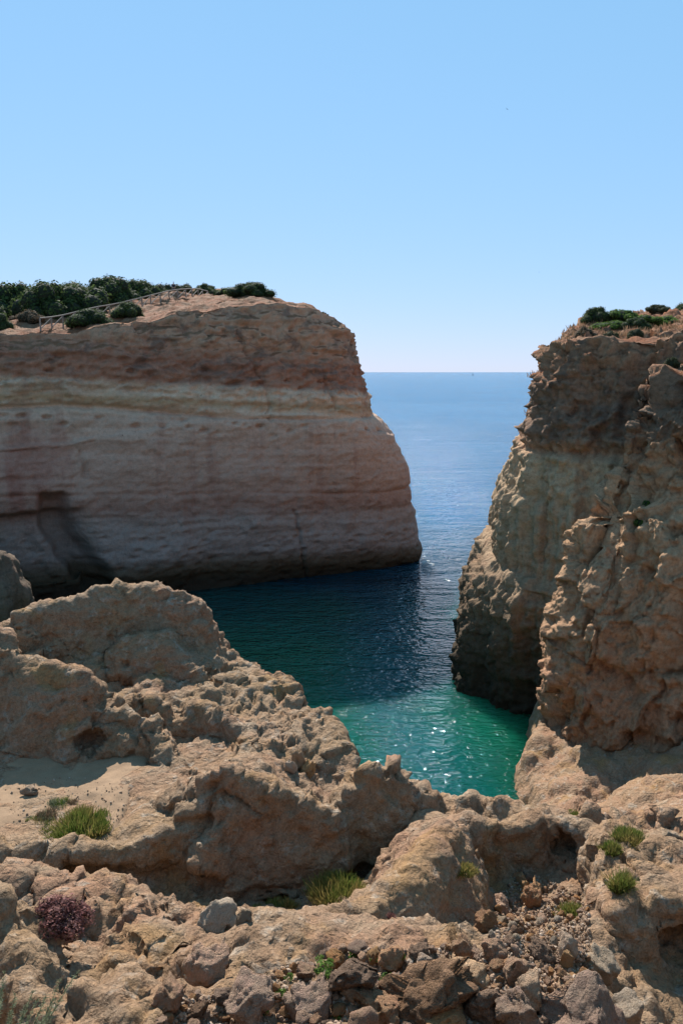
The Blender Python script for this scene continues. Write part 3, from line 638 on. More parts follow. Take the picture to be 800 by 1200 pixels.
# worn smooth places: big rock, alcove wall, smooth ridge, hollow wall, right wall
SMOOTH = [(150, 720, 20.3, 1.6), (80, 720, 20.3, 1.2), (200, 740, 20, 1.0), (310, 990, 12.2, 1.0), (440, 980, 12.4, 0.9), (280, 1095, 7.9, .7), (330, 1090, 8.0, .8), (380, 1082, 8.2, .8), (430, 1065, 8.6, .9), (470, 1045, 9.0, .9), (500, 1015, 9.6, .8), (515, 985, 10.1, .7), (540, 1060, 9.6, .9), (480, 1075, 8.8, .7), (620, 1010, 11.3, 1.2), (780, 1120, 8.3, 1.0), (330, 930, 14.4, .8), (230, 860, 16.2, 1.0), (60, 860, 15.9, 1.2), (20, 1130, 6.4, .6), (150, 1020, 11.8, 1.2)]
def build_bedrock():
    xs = np.arange(-12.5, 11.5, 0.05)
    ys = [1.0]
    while ys[-1] < 31: ys.append(ys[-1] + (0.045 + 0.0028 * max(0, ys[-1] - 7) if ys[-1] > 4.5 else 0.1))
    ys = np.array(ys)
    zs = np.concatenate([np.arange(-24.5, -11, 0.35), np.arange(-11, -1.2, 0.052)]) + CAMZ
    X, Y = np.meshgrid(xs, ys, indexing='ij')
    h = idw(FLOOR, X, Y, 4.0, 0.25)
    k = 0.10
    for pts, w, nr, fr in STROKES:
        s = stroke_height(X, Y, pts, w, nr, fr)
        hh = np.clip(0.5 + 0.5 * (s - h) / k, 0, 1); h = h + (s - h) * hh + k * hh * (1 - hh)
    coast = np.interp(X, COAST[:, 0], COAST[:, 1])
    over = np.maximum(0, Y - coast); h = h - 4.0 * (np.sqrt(over ** 2 + 0.15 ** 2) - 0.15)
    h = np.maximum(h, -2.0)
    hs = idw(SCREE_FLOOR, X, Y, 3.0, .3); PB = [at(*p) for p in BOWL]; dist = np.full(X.shape, 1e9); ins = np.zeros(X.shape, bool)
    for a, b in zip(PB, PB[1:] + PB[:1]):
        dx, dy = b.x - a.x, b.y - a.y; tt = np.clip(((X - a.x) * dx + (Y - a.y) * dy) / (dx * dx + dy * dy), 0, 1)
        dist = np.minimum(dist, np.hypot(X - a.x - tt * dx, Y - a.y - tt * dy))
        cr = (a.y > Y) != (b.y > Y); ins ^= cr & (X < dx * (Y - a.y) / (dy if abs(dy) > 1e-9 else 1e-9) + a.x)
    dist = np.where(ins, 0, dist); lim = hs + 4.5 * dist; hh = np.clip(0.5 + 0.5 * (lim - h) / .15, 0, 1); h = lim + (h - lim) * hh - .15 * hh * (1 - hh)
    p2 = np.stack([X.ravel(), Y.ravel(), np.full(X.size, 3.3)], 1).astype(np.float32)
    wv = (fbm(p2 * 0.55, 4, 21, .55) * 0.55).reshape(X.shape); st_ = 0.60
    tq = h / st_ + wv * 1.6; fr = tq - np.floor(tq)
    ht = st_ * (np.floor(tq) + sstep(0.34, 0.66, fr) - wv * 1.6)
    mk = sstep(-0.25, 0.25, fbm(p2 * 0.4 + 5, 3, 22)).reshape(X.shape) * 0.95
    for px, py, D, r in SMOOTH:
        c = at(px, py, D); mk = mk * (1 - 0.9 * np.exp(-((X - c.x) ** 2 + (Y - c.y) ** 2) / (r * 1.1) ** 2))
    flatm = sstep(0.25, 0.05, np.abs(h - (CAMZ - 8.12))) * (Y > 12.2) * (Y < 15.3) * (X < -2.6)
    h = h + (ht - h) * mk * (1 - flatm)
    gx, gy = np.gradient(h, xs, ys); inv = (1 / np.sqrt(1 + gx ** 2 + gy ** 2)).astype(np.float32)
    f = (zs[None, None, :].astype(np.float32) - h[:, :, None].astype(np.float32)) * inv[:, :, None]
    for c, r in CAVES:
        rm = max(r) * 1.6
        i0, i1 = np.searchsorted(xs, (c.x - rm, c.x + rm)); j0, j1 = np.searchsorted(ys, (c.y - rm, c.y + rm)); k0, k1 = np.searchsorted(zs, (c.z - rm, c.z + rm))
        q = np.sqrt(((xs[i0:i1] - c.x) / r[0])[:, None, None] ** 2 + ((ys[j0:j1] - c.y) / r[1])[None, :, None] ** 2 + ((zs[k0:k1] - c.z) / r[2])[None, None, :] ** 2)
        g = (q - 1) * min(r)
        f[i0:i1, j0:j1, k0:k1] = np.maximum(f[i0:i1, j0:j1, k0:k1], -g)
    v, fc = surface_nets(f, xs, ys, zs)
    del f
    n = vnormals(v, fc)
    if n[:, 2].mean() < 0: n = -n; fc = fc[:, ::-1]
    v = v.astype(np.float32); n = n.astype(np.float32)
    # smooth the normals used for weathering
    warp = np.stack([fbm(v * 1.1, 2, 51), fbm(v * 1.1, 2, 52), fbm(v * 1.1, 2, 53)], 1)
    q = v + 0.22 * warp
    big = np.sqrt(np.maximum(0, 1 - worley(q * 0.95, 61) ** 2))
    mid = np.sqrt(np.maximum(0, 1 - worley(q * 2.3, 62) ** 2))
    sml = np.sqrt(np.maximum(0, 1 - worley(q * 5.6, 63) ** 2))
    low = fbm(v * 0.5, 3, 71)
    up = sstep(-0.1, 0.55, n[:, 2])
    rough = np.clip(0.7 + 0.9 * fbm(v * 0.38, 2, 72), 0.15, 1.0) * (0.35 + 0.65 * up)
    smf = np.ones(len(v), np.float32)
    for px, py, D, r in SMOOTH:
        c = at(px, py, D); smf *= 1 - 0.85 * np.exp(-((v[:, 0] - c.x) ** 2 + (v[:, 1] - c.y) ** 2 + (v[:, 2] - c.z) ** 2) / r ** 2)
    rough *= 0.12 + 0.88 * smf
    d = low * 0.18 + (big - .62) * 0.40 * (0.35 + 0.65 * rough) + (mid - .62) * 0.32 * rough + (sml - .62) * 0.17 * rough + fbm(v * 2.6, 5, 73, .62) * 0.09 + facet(q * 1.15, 91) * 0.21 * (0.05 + .15 * smf + .8 * rough) + facet(q * 2.9, 92) * 0.13 * rough
    nod = np.sqrt(np.maximum(0, 1 - worley(q * 10.5, 64) ** 2))
    d += (nod - .62) * 0.07 * rough * sstep(15, 9, v[:, 1]) + np.abs(fbm(v * 1.7, 4, 75, .6)) * -0.10 * rough
    # solution pits
    pit = sstep(0.27, 0.10, worley(q * 1.7, 81)) * sstep(0.0, 0.3, fbm(v * 0.6, 2, 82)) + 0.6 * sstep(0.27, 0.12, worley(q * 4.2, 83)) * sstep(-0.05, 0.25, fbm(v * 0.8, 2, 84))
    d -= 0.24 * pit * (0.15 + 0.85 * smf)
    # open joints
    for sd, fq in ((85, .35), (86, .6)):
        d -= 0.16 * (0.3 + 0.7 * smf) * sstep(0.022, 0.004, np.abs(perlin(q * fq, sd))) * sstep(-.1, .2, perlin(v * .3, sd + 5))
    # the sandy floor and the scree floors stay level
    sand = sstep(0.25, 0.08, np.abs(v[:, 2] - (CAMZ - 8.12))) * sstep(15.6, 15.0, v[:, 1]) * sstep(12.0, 12.4, v[:, 1]) * sstep(-2.2, -2.8, v[:, 0]) * (n[:, 2] > .8)
    d *= 1 - 0.85 * sand
    d = np.clip(d, -0.42, 0.26)
    v2 = v + n * d[:, None]
    me = fast_mesh('foreground_bedrock', v2, fc, ROCK_FG)
    o = obj('foreground_bedrock', me, kind='structure')
    return o, BVHTree.FromPolygons(v2.tolist(), fc.tolist())
fg_o, fg_bvh = build_bedrock()

# low shore ledge below the buttress -------------------------------------------------
def build_ledge():
    pts = [at(*p) for p in [(605, 880, 40), (640, 868, 40), (700, 884, 37.5), (760, 880, 36), (840, 875, 34), (622, 888, 38.6), (640, 915, 37), (680, 930, 34), (720, 920, 34.5), (760, 940, 29), (790, 930, 29), (790, 900, 33), (840, 940, 26), (800, 962, 22), (860, 960, 20), (700, 955, 27)]]
    pts += [Vector(p) for p in [(9.2, 36, 1.2), (8.3, 38.5, .3), (8.6, 34, 0.5), (9, 30, 0), (9, 25, 2), (9.5, 20, 6), (10, 16, 11), (20, 20, 13), (22, 30, 9)]]
    xs = np.arange(6.5, 24, 0.11); ys = np.arange(15, 46, 0.13); X, Y = np.meshgrid(xs, ys, indexing='ij')
    h = idw(pts, X, Y, 3.0, .4)
    edge = np.interp(Y, [15, 20, 25, 30, 34, 36.5, 38.6, 40.5, 46], [11, 10.6, 10.4, 10.3, 10.0, 10.0, 10.1, 11.2, 13])
    h = h - 3.2 * np.maximum(0, edge - X); h = np.maximum(h, -2.5)
    v = np.stack([X.ravel(), Y.ravel(), h.ravel()], 1); fc = grid_faces(*X.shape)
    n = vnormals(v, fc)
    if n[:, 2].mean() < 0: n = -n; fc = fc[:, ::-1]
    v = v.astype(np.float32); n = n.astype(np.float32)
    q = v + 0.35 * np.stack([fbm(v * .7, 2, 51), fbm(v * .7, 2, 52), fbm(v * .7, 2, 53)], 1)
    d = (np.sqrt(np.maximum(0, 1 - worley(q * .5, 61) ** 2)) - .6) * 0.9 + (np.sqrt(np.maximum(0, 1 - worley(q * 1.3, 62) ** 2)) - .6) * .35 + fbm(v * 1.6, 4, 5, .58) * .2
    v2 = v + n * d[:, None]
    obj('shore_ledge', fast_mesh('shore_ledge', v2, fc, ROCK_FG), kind='structure')
    return BVHTree.FromPolygons(v2.tolist(), fc.tolist())
ledge_bvh = build_ledge()

def hit_pixel(bvh, px, py):
    r = ray(px, py).normalized()
    return bvh.ray_cast(Vector((0, 0, CAMZ)), r)[0:2]
def drop(bvh, x, y):
    return bvh.ray_cast(Vector((x, y, CAMZ + 40)), Vector((0, 0, -1)))[0:2]


# ------------------------------------------------------------------ sand on the level floor of the left hollow
def build_sand():
    xs = np.arange(-9.5, -3.8, 0.05); ys = np.arange(12.2, 15.9, 0.05); X, Y = np.meshgrid(xs, ys, indexing='ij')
    p = np.stack([X.ravel(), Y.ravel(), np.zeros(X.size)], 1).astype(np.float32)
    z = CAMZ - 8.18 + fbm(p * 0.6, 3, 5) * 0.14 + fbm(p * 3.5, 4, 6, .6) * 0.03
    # sinks below the rock at its rim
    e = np.minimum.reduce([p[:, 0] + 9.5, -3.8 - p[:, 0], p[:, 1] - 12.2, 15.9 - p[:, 1]]); z -= 0.5 * sstep(0.35, 0.0, e)
    p[:, 2] = z
    t = NT('sand'); P = t.pos(); n = t.noise(P, 2.5, 6, .6); n2 = t.noise(P, 60, 4, .6)
    c = t.ramp(n, [(0.3, (0.24, 0.155, 0.095)), (0.7, (0.30, 0.20, 0.125))]); c = t.mix(1.0, c, t.ramp(n2, [(0.3, .8), (0.7, 1.12)]), 'MULTIPLY')
    nb = t.bump(n, .4, .08); nb = t.bump(n2, .4, .01, nb)
    f = grid_faces(*X.shape); 
    obj('sand', fast_mesh('sand', p, f, t.done(c, .95, nb, .1)), kind='structure')
    return BVHTree.FromPolygons(p.tolist(), f.tolist())
sand_bvh = build_sand()

# ------------------------------------------------------------------ stones
def ico(sub):
    bm = bmesh.new(); bmesh.ops.create_icosphere(bm, subdivisions=sub, radius=1.0)
    v = np.array([q.co[:] for q in bm.verts], np.float32); f = np.array([[q.index for q in p.verts] for p in bm.faces], np.int32); bm.free()
    return v, f
def stone_mesh(name, sub, seed, mat, knob=0.16, cuts=9):
    v, f = ico(sub); rs = np.random.default_rng(seed)
    d = v.copy() * (1 + 0.45 * facet(v * 1.0 + seed * 2.3, seed)[:, None])
    for k in range(cuts):                       # broken flat sides
        n = rs.normal(size=3); n /= np.linalg.norm(n); lim = rs.uniform(0.5, 0.82)
        t = d @ n; m = t > lim; d[m] -= (t[m] - lim)[:, None] * n * 0.85
    o = seed * 3.7
    q = d + o
    r = 1 + 0.28 * fbm(q * 0.9, 2, seed) + 1.5 * knob * (np.sqrt(np.maximum(0, 1 - worley(q * 1.9, seed) ** 2)) - .6) + 1.1 * knob * (np.sqrt(np.maximum(0, 1 - worley(q * 4.3, seed + 1) ** 2)) - .6) + 0.5 * knob * (np.sqrt(np.maximum(0, 1 - worley(q * 9, seed + 3) ** 2)) - .6) + 0.13 * fbm(q * 2.6, 5, seed + 2, .62)
    d = d * r[:, None]
    return fast_mesh(name, d, f, mat)
STONE = [stone_mesh('stone', 5, k + 1, ROCK_STONE, .10 + .03 * (k % 4)) for k in range(8)]
STONE_D = [stone_mesh('stone', 5, k + 31, ROCK_DARK, .2) for k in range(4)]
STONE_G = [stone_mesh('stone', 4, k + 41, ROCK_GREY, .10) for k in range(3)]
STONE_P = [stone_mesh('stone', 4, k + 51, ROCK_PALE, .10) for k in range(3)]
STONE_S = [stone_mesh('stone', 3, k + 61, ROCK_STONE, .16) for k in range(8)]
STONE_SG = [stone_mesh('stone', 3, k + 71, ROCK_GREY, .12) for k in range(4)]
placed = []
def place_stone(name, mesh, p, w, h, label, group=None, sink=0.25, cat='stone', depth=None, rz=None, tilt=.3):
    """w, h in metres; rests in the ground at p"""
    depth = depth or w * random.uniform(.8, 1.0)
    o = obj(name, mesh, label=label, cat=cat, group=group, loc=(p.x, p.y, p.z + h * (.5 - sink)),
            rot=(random.uniform(-tilt, tilt), random.uniform(-tilt, tilt), random.uniform(0, 6.28) if rz is None else rz), scale=(w / 2, depth / 2, h / 2))
    placed.append((p.x, p.y, w * .5)); return o
def stone_px(name, mesh, px, py, wpx, hpx, label, group=None, bvh=None, **kw):
    """px, py: where the foot of the stone stands in the picture"""
    hit = hit_pixel(bvh or fg_bvh, px, py)[0]
    if hit is None: return None
    sl = (hit - Vector((0, 0, CAMZ))).length
    w = wpx / FPX * sl; h = hpx / FPX * sl
    return place_stone(name, mesh, hit, w * .84, h * 1.0, label, group, **kw)

G_RUB = 'loose boulders in the foreground rubble'
BIG = [  # foot px, py, width px, height px, kind, label
    (505, 1182, 84, 56, 'D', 'largest dark crusted boulder, in the middle of the rubble'),
    (412, 1152, 60, 34, 'D', 'dark brown broken boulder below the smooth ridge, between green weeds'),
    (550, 1154, 60, 34, 'P', 'smooth rounded tan boulder at the front edge of the scree hollow'),
    (438, 1124, 18, 16, 'P', 'small tan stone topmost in the rubble just under the smooth ridge'),
    (460, 1134, 32, 20, 'S', 'flat brownish stone right of the topmost tan stone under the ridge'),
    (492, 1122, 24, 16, 'D', 'small black crusted stone at the top of the rubble'),
    (495, 1135, 28, 16, 'P', 'pale rounded stone just below the small black stone'),
    (516, 1132, 16, 14, 'P', 'small pale stone right of the pale rounded stone below the ridge'),
    (546, 1122, 24, 24, 'S', 'knobbly upright brown stone standing behind the rounded tan boulder'),
    (445, 1190, 50, 34, 'S', 'broken tan block with a flat lit face, low in the rubble'),
    (412, 1168, 26, 20, 'P', 'light tan stone left of the broken flat-faced block'),
    (526, 1198, 56, 26, 'S', 'wide low brown boulder at the bottom edge, under the dark boulder'),
    (565, 1184, 42, 26, 'D', 'rough dark boulder right of the largest dark boulder'),
    (618, 1176, 50, 46, 'P', 'pale angular boulder, tallest in the lower right rubble'),
    (602, 1150, 34, 34, 'S', 'tan boulder at the mouth of the scree hollow'),
    (636, 1120, 30, 18, 'D', 'dark oval stone on the scree near the right spur'),
    (664, 1118, 30, 30, 'P', 'pale block resting against the right wall of the hollow'),
    (664, 1134, 24, 28, 'P', 'upright pale stone in front of the pale block'),
    (610, 1034, 16, 14, 'P', 'tan stone perched highest on the scree at the back of the hollow'),
    (614, 1044, 14, 12, 'P', 'tan pebble-like stone just below the highest stone of the scree'),
    (588, 1070, 26, 20, 'S', 'brown stone by the left wall of the scree hollow'),
    (572, 1090, 26, 20, 'S', 'brown stone low at the left wall of the scree hollow'),
    (625, 1058, 26, 24, 'S', 'dark reddish brown boulder in the middle of the shaded scree'),
    (580, 1124, 32, 28, 'S', 'rounded brown boulder behind the rounded tan boulder, in shade'),
    (690, 1215, 92, 62, 'S', 'huge rough pinkish boulder at the lower right bottom edge'),
    (612, 1205, 46, 40, 'S', 'brown boulder cut by the bottom edge left of the huge pinkish one'),
    (700, 1140, 46, 34, 'G', 'smooth grey boulder under the right spur'),
    (735, 1195, 44, 34, 'G', 'smooth blue grey boulder at the foot of the right wall'),
    (690, 1165, 34, 26, 'P', 'tan block between the grey boulder and the huge pinkish boulder'),
    (258, 1087, 46, 40, 'G', 'pale grey pointed boulder at the saddle of the smooth ridge'),
    (287, 1080, 18, 18, 'G', 'small round stone right of the pale grey pointed boulder'),
    (352, 900, 20, 24, 'P', 'round tan stone perched on top of the middle ridge'),
    (362, 908, 20, 22, 'P', 'second tan stone of the perched cluster, lower right of the round one'),
    (340, 903, 16, 16, 'P', 'left stone of the perched cluster on the middle ridge'),
    (300, 1180, 60, 44, 'S', 'rough knobbly brown boulder left of the rubble'),
    (365, 1190, 50, 34, 'S', 'rough grey brown boulder left of the broken flat-faced block'),
    (245, 1150, 44, 46, 'S', 'ochre flanked boulder beside the sandy gap at lower left'),
    (198, 1180, 40, 30, 'S', 'squat brown boulder below the sandy gap at lower left'),
    (558, 1003, 10, 10, 'P', 'small pale pebble lying on the ledge left of the scree hollow'),
]
for px, py, w, h, kd, lab in BIG:
    me = random.choice({'D': STONE_D, 'P': STONE_P, 'S': STONE, 'G': STONE_G}[kd])
    stone_px('boulder' if max(w, h) > 24 else 'stone', me, px, py, w, h, lab, G_RUB if py > 1000 else None, cat='boulder' if max(w, h) > 24 else 'stone')
h = hit_pixel(sand_bvh, 35, 930)[0]
place_stone('stone', STONE_P[0], h, .34, .16, 'smooth pale tan stone lying in shade on the sand', cat='stone', sink=.15)
def inside(poly, x, y):
    c = False; j = len(poly) - 1
    for i in range(len(poly)):
        if (poly[i][1] > y) != (poly[j][1] > y) and x < (poly[j][0] - poly[i][0]) * (y - poly[i][1]) / (poly[j][1] - poly[i][1]) + poly[i][0]: c = not c
        j = i
    return c
RUB = [(330, 1135), (400, 1112), (470, 1112), (560, 1110), (640, 1130), (700, 1130), (715, 1200), (560, 1230), (400, 1230), (260, 1215), (180, 1215), (200, 1170), (290, 1165)]
SCREE = [(575, 1100), (585, 1050), (610, 1020), (650, 1035), (690, 1060), (692, 1125), (640, 1135), (560, 1130)]
LABEL_ME = []
def scatter(poly, n, smin, smax, meshes, label, group, alpha=1.7, cat='stone', lap=.8):
    k = 0; tries = 0
    x0, x1 = min(p[0] for p in poly), max(p[0] for p in poly); y0, y1 = min(p[1] for p in poly), max(p[1] for p in poly)
    while k < n and tries < n * 40:
        tries += 1
        px, py = random.uniform(x0, x1), random.uniform(y0, y1)
        if not inside(poly, px, py): continue
        hit = hit_pixel(fg_bvh, px, py)[0]
        if hit is None: continue
        w = smin * (1 - random.random() * (1 - (smin / smax) ** alpha)) ** (-1 / alpha)
        if any((hit.x - a) ** 2 + (hit.y - b) ** 2 < (lap * (w * .5 + c)) ** 2 for a, b, c in placed): continue
        place_stone('stone', random.choice(meshes), hit, w, w * random.uniform(.6, .9), label, group, cat=cat, sink=.2, tilt=.5); LABEL_ME.append((px, py, COL.objects[-1], 'stone')); k += 1
scatter(RUB, 150, .07, .30, STONE_S + STONE[:4] + STONE_D[:1], 'knobbly brown limestone chunk among the foreground rubble', 'small stones of the foreground rubble')
scatter(SCREE, 130, .06, .22, STONE_S + STONE_SG, 'loose stone on the scree floor of the shaded hollow', 'stones on the scree floor')

def gravel(name, poly, n, smin, smax, mat, bvh, seed):
    bv, bf = ico(1); V = []; F = []; rs = random.Random(seed); off = 0; k = 0
    x0, x1 = min(p[0] for p in poly), max(p[0] for p in poly); y0, y1 = min(p[1] for p in poly), max(p[1] for p in poly)
    while k < n:
        px, py = rs.uniform(x0, x1), rs.uniform(y0, y1)
        if not inside(poly, px, py): continue
        k += 1
        hit = hit_pixel(bvh, px, py)[0]
        if hit is None: continue
        w = smin * (1 - rs.random() * (1 - (smin / smax) ** 1.5)) ** (-1 / 1.5) * .5
        m = np.array(Quaternion((rs.gauss(0, 1), rs.gauss(0, 1), rs.gauss(0, 1), rs.gauss(0, 1))).normalized().to_matrix())
        vv = (bv * np.array([1, rs.uniform(.6, 1), rs.uniform(.5, .9)]) * (1 + RNG.uniform(-.18, .18, (len(bv), 1)))) @ m.T * w + np.array(hit) + np.array([0, 0, w * .35])
        V.append(vv); F.append(bf + off); off += len(bv)
    t = NT(name + '_rock'); rnd = t.new('ShaderNodeNewGeometry').outputs['Random Per Island']; nz = t.noise(t.pos(), 40, 5, .65)
    c = t.ramp(rnd, [(0, (0.14, 0.10, 0.075)), (.35, (0.27, 0.18, 0.12)), (.7, (0.36, 0.24, 0.16)), (1, (0.40, 0.32, 0.25))]); c = t.mix(1.0, c, t.ramp(nz, [(.3, .7), (.7, 1.2)]), 'MULTIPLY')
    obj(name, fast_mesh(name, np.concatenate(V), np.concatenate(F), t.done(c, .95, t.bump(nz, .6, .015), .1), smooth=False), kind='stuff', label=mat, cat='gravel')
gravel('gravel', RUB, 3600, .02, .08, 'brown gravel and chips between the foreground boulders', fg_bvh, 3)
gravel('scree', SCREE, 2600, .018, .08, 'fine stony scree on the floor of the hollow', fg_bvh, 4)
SANDP = [(5, 925), (60, 905), (150, 920), (165, 955), (110, 985), (20, 990)]
gravel('sand_pebbles', SANDP, 420, .015, .06, 'pebbles and crumbs strewn over the sand patch', sand_bvh, 6)
LUMPS = [(0, 1050), (120, 1035), (250, 1090), (330, 1110), (300, 1170), (180, 1180), (140, 1200), (60, 1200), (60, 1100), (0, 1080)]

# ------------------------------------------------------------------ plants
def quads_mesh(name, quads, mat):
    q = np.asarray(quads, np.float32); n = len(q)
    return fast_mesh(name, q.reshape(-1, 3), np.arange(n * 4).reshape(n, 4), mat, smooth=False)

def bush_mesh(name, seed, mat, n=2600, leaf=.055, lobes=9, flat=.62, core=True):
    """unit bush: about 1 wide (x,y in -0.5..0.5) and 'flat' high, base at z=0; leaf clumps over uneven lobes"""
    rs = np.random.default_rng(seed)
    cs = []; 
    for k in range(lobes):
        a = 2.4 * k + rs.uniform(-.5, .5); r = .40 * math.sqrt((k + .3) / lobes)
        rad = rs.uniform(.12, .20) * (1.15 - .6 * r)
        cs.append((r * math.cos(a) * rs.uniform(.85, 1.1), r * math.sin(a), max(.02, .36 * (1 - (r / .44) ** 2) * rs.uniform(.7, 1.1) - .02), rad))
    cs.append((0, 0, .12, .30)); lobes += 1
    pts = []; nrm = []
    per = n // lobes
    for cx, cy, cz, rad in cs:
        d = rs.normal(size=(per, 3)); d /= np.linalg.norm(d, axis=1, keepdims=True)
        rr = rad * rs.uniform(.78, 1.04, (per, 1)) * (1 + .18 * fbm((d * 3 + seed).astype(np.float32), 2, seed)[:, None])
        pts.append(np.array([cx, cy, cz]) + d * rr); nrm.append(d)
    p = np.concatenate(pts); d = np.concatenate(nrm); m = p[:, 2] > -.02; p, d = p[m], d[m]
    p[:, 2] *= flat / .52
    t1 = np.cross(d, rs.normal(size=d.shape)); t1 /= np.linalg.norm(t1, axis=1, keepdims=True) + 1e-9
    t2 = np.cross(d, t1); tl = rs.normal(size=d.shape) * .55
    t1 = t1 + tl * .6; t2 = t2 + rs.normal(size=d.shape) * .5
    s = leaf * rs.uniform(.5, 1.15, (len(p), 1)); a, b = t1 * s * .5, t2 * s * .32
    q = np.stack([p - a, p - b * 1.2, p + a, p + b * 1.2], 1)
    me = quads_mesh(name, q, mat)
    return me, cs
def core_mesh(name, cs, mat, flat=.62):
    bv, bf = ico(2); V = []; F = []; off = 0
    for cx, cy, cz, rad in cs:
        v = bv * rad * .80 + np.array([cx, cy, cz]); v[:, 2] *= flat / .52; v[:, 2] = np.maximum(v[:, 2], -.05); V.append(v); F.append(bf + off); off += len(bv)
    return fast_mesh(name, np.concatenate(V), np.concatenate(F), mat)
CORE_DARK = simple('bush_interior', (0.022, 0.026, 0.014), .95)  # solid dark lobes added inside bushes: stand in for shade, block see-through
VAR = {}
for key, mat in (('dark', LEAF_DARK), ('olive', LEAF_OLIVE), ('bright', LEAF_BRIGHT), ('brown', LEAF_BROWN)):
    VAR[key] = []
    for k in range(3):
        me, cs = bush_mesh('foliage', 100 + k + len(VAR) * 10, mat, 7000 if key == 'dark' else 4000, .034 if key == 'dark' else .042, 14 if key == 'dark' else 8)
        VAR[key].append((me, core_mesh('dark_core', cs, CORE_DARK)))
def bush(name, bvh, px, Y, wpx, hpx, key, label, group=None, cat='bush', sink=.12):
    """stands on the ground Y metres ahead at that place across the picture"""
    x = (px - 400) / FPX * Y * 1.0
    hit = drop(bvh, x, Y)[0]
    if hit is None: return
    w = wpx / FPX * Y * 1.02; h = hpx / FPX * Y
    e = empty(name, hit - Vector((0, 0, h * sink)), label=label, cat=cat, group=group)
    e.rotation_euler = (0, 0, random.uniform(0, 6.28)); e.scale = (w * 1.05, w * 1.05, h / .62 * 1.1)
    me, co = random.choice(VAR[key])
    obj('foliage', me, e); obj('dark_core', co, e)
    return e
GB = 'bushes on the left clifftop'
for a in [
    ('mastic_bush', -20, 88, 90, 48, 'dark', 'dark green bush cut by the left edge on the clifftop skyline'),
    ('mastic_bush', 28, 92, 74, 44, 'dark', 'large dark green bush on the skyline, second from the left edge'),
    ('mastic_bush', 66, 87, 80, 44, 'dark', 'broad dark green bush in front of the skyline thicket, above the fence start'),
    ('mastic_bush', 100, 90, 84, 42, 'dark', 'broadest dark green bush sloping down towards the wooden fence'),
    ('mastic_bush', 138, 99, 72, 34, 'dark', 'dark green bush on the skyline above the middle of the fence'),
    ('mastic_bush', 172, 106, 56, 28, 'dark', 'rounded dark bush on the skyline left of the walker'),
    ('mastic_bush', 196, 112, 36, 20, 'olive', 'greyish bush on the skyline just left of the walker'),
    ('mastic_bush', 222, 116, 40, 18, 'olive', 'olive bush on the skyline just right of the walker'),
    ('mastic_bush', 246, 118, 36, 15, 'dark', 'low dark bush on the skyline behind the fence end'),
    ('mastic_bush', 274, 108, 34, 13, 'dark', 'low dark bush right of the fence end'),
    ('mastic_bush', 298, 103, 58, 17, 'dark', 'wide flat green bush on the clifftop right of the fence'),
    ('mastic_bush', 380, 93.5, 16, 10, 'olive', 'tiny bush clinging to the sloping end of the left clifftop'),
    ('mastic_bush', 114, 75.5, 52, 20, 'dark', 'rounded bush in front of the fence near its left end'),
    ('mastic_bush', 158, 82, 36, 18, 'dark', 'rounded bush in front of the middle of the fence'),
    ('mastic_bush', 8, 76, 36, 20, 'dark', 'bush at the left edge on the reddish soil below the thicket'),
    ('dry_shrub', 47, 80, 34, 15, 'brown', 'brownish shrub on the reddish soil left of the fence'),
    ('dry_shrub', 30, 84, 22, 8, 'brown', 'small dry grey shrub on bare soil below the thicket')]:
    bush(a[0], left_bvh, *a[1:6], a[6], GB)
rb = random.Random(12)
for k in range(30):
    px = -12 + k * 7.2 + rb.uniform(-6, 6); Y = 92 + .09 * px + rb.uniform(-5, 7); sz = rb.uniform(30, 58) * (1 - .0022 * max(px, 0))
    bush('mastic_bush', left_bvh, px, Y, sz, sz * rb.uniform(.45, .7) * (1.0 if px < 150 else .6), rb.choice(['dark', 'dark', 'dark', 'olive']), 'low evergreen shrub merging into the dark thicket along the left skyline', 'shrubs of the skyline thicket')
GRB = 'vegetation on the right clifftop'
for a in [
    ('mastic_bush', 690, 66, 36, 18, 'dark', 'dark rounded bush on the skyline of the right clifftop'),
    ('mastic_bush', 716, 66, 40, 14, 'bright', 'bright green mat bush behind the dark rounded bush on the right'),
    ('mastic_bush', 744, 65, 52, 13, 'bright', 'wide bright green mat bush in the middle of the right clifftop'),
    ('mastic_bush', 704, 61, 46, 12, 'bright', 'low bright green mat bush nearest the right cliff edge'),
    ('mastic_bush', 735, 60, 34, 14, 'dark', 'dark green bush at the front of the bright green mats'),
    ('mastic_bush', 772, 66, 36, 10, 'bright', 'thin bright green mat bush ending the patch at the right'),
    ('mastic_bush', 758, 76, 36, 10, 'olive', 'small olive bush on the right skyline'),
    ('mastic_bush', 796, 77, 40, 14, 'dark', 'dark bush on the skyline at the right edge'),
    ('dry_shrub', 678, 55, 26, 16, 'brown', 'dry brown shrub at the lip of the right dark cliff'),
    ('dry_shrub', 640, 56.5, 20, 8, 'brown', 'dry tuft at the corner of the right clifftop'),
    ('dry_shrub', 708, 54, 24, 14, 'olive', 'olive shrub at the lip of the right dark cliff'),
    ('dry_shrub', 735, 54, 20, 12, 'olive', 'small olive shrub right of the lip shrubs')]:
    bush(a[0], right_bvh, *a[1:6], a[6], GRB)
for a in [
    ('coastal_shrub', 768, 44.5, 26, 22, 'olive', 'yellowish green shrub on top of the near buttress'),
    ('coastal_shrub', 786, 44, 30, 18, 'olive', 'olive shrub on the buttress top by the right edge'),
    ('coastal_shrub', 780, 42, 20, 13, 'olive', 'small dull green shrub in the gully above the near buttress')]:
    bush(a[0], butt_bvh, *a[1:6], a[6], 'shrubs on the near buttress')
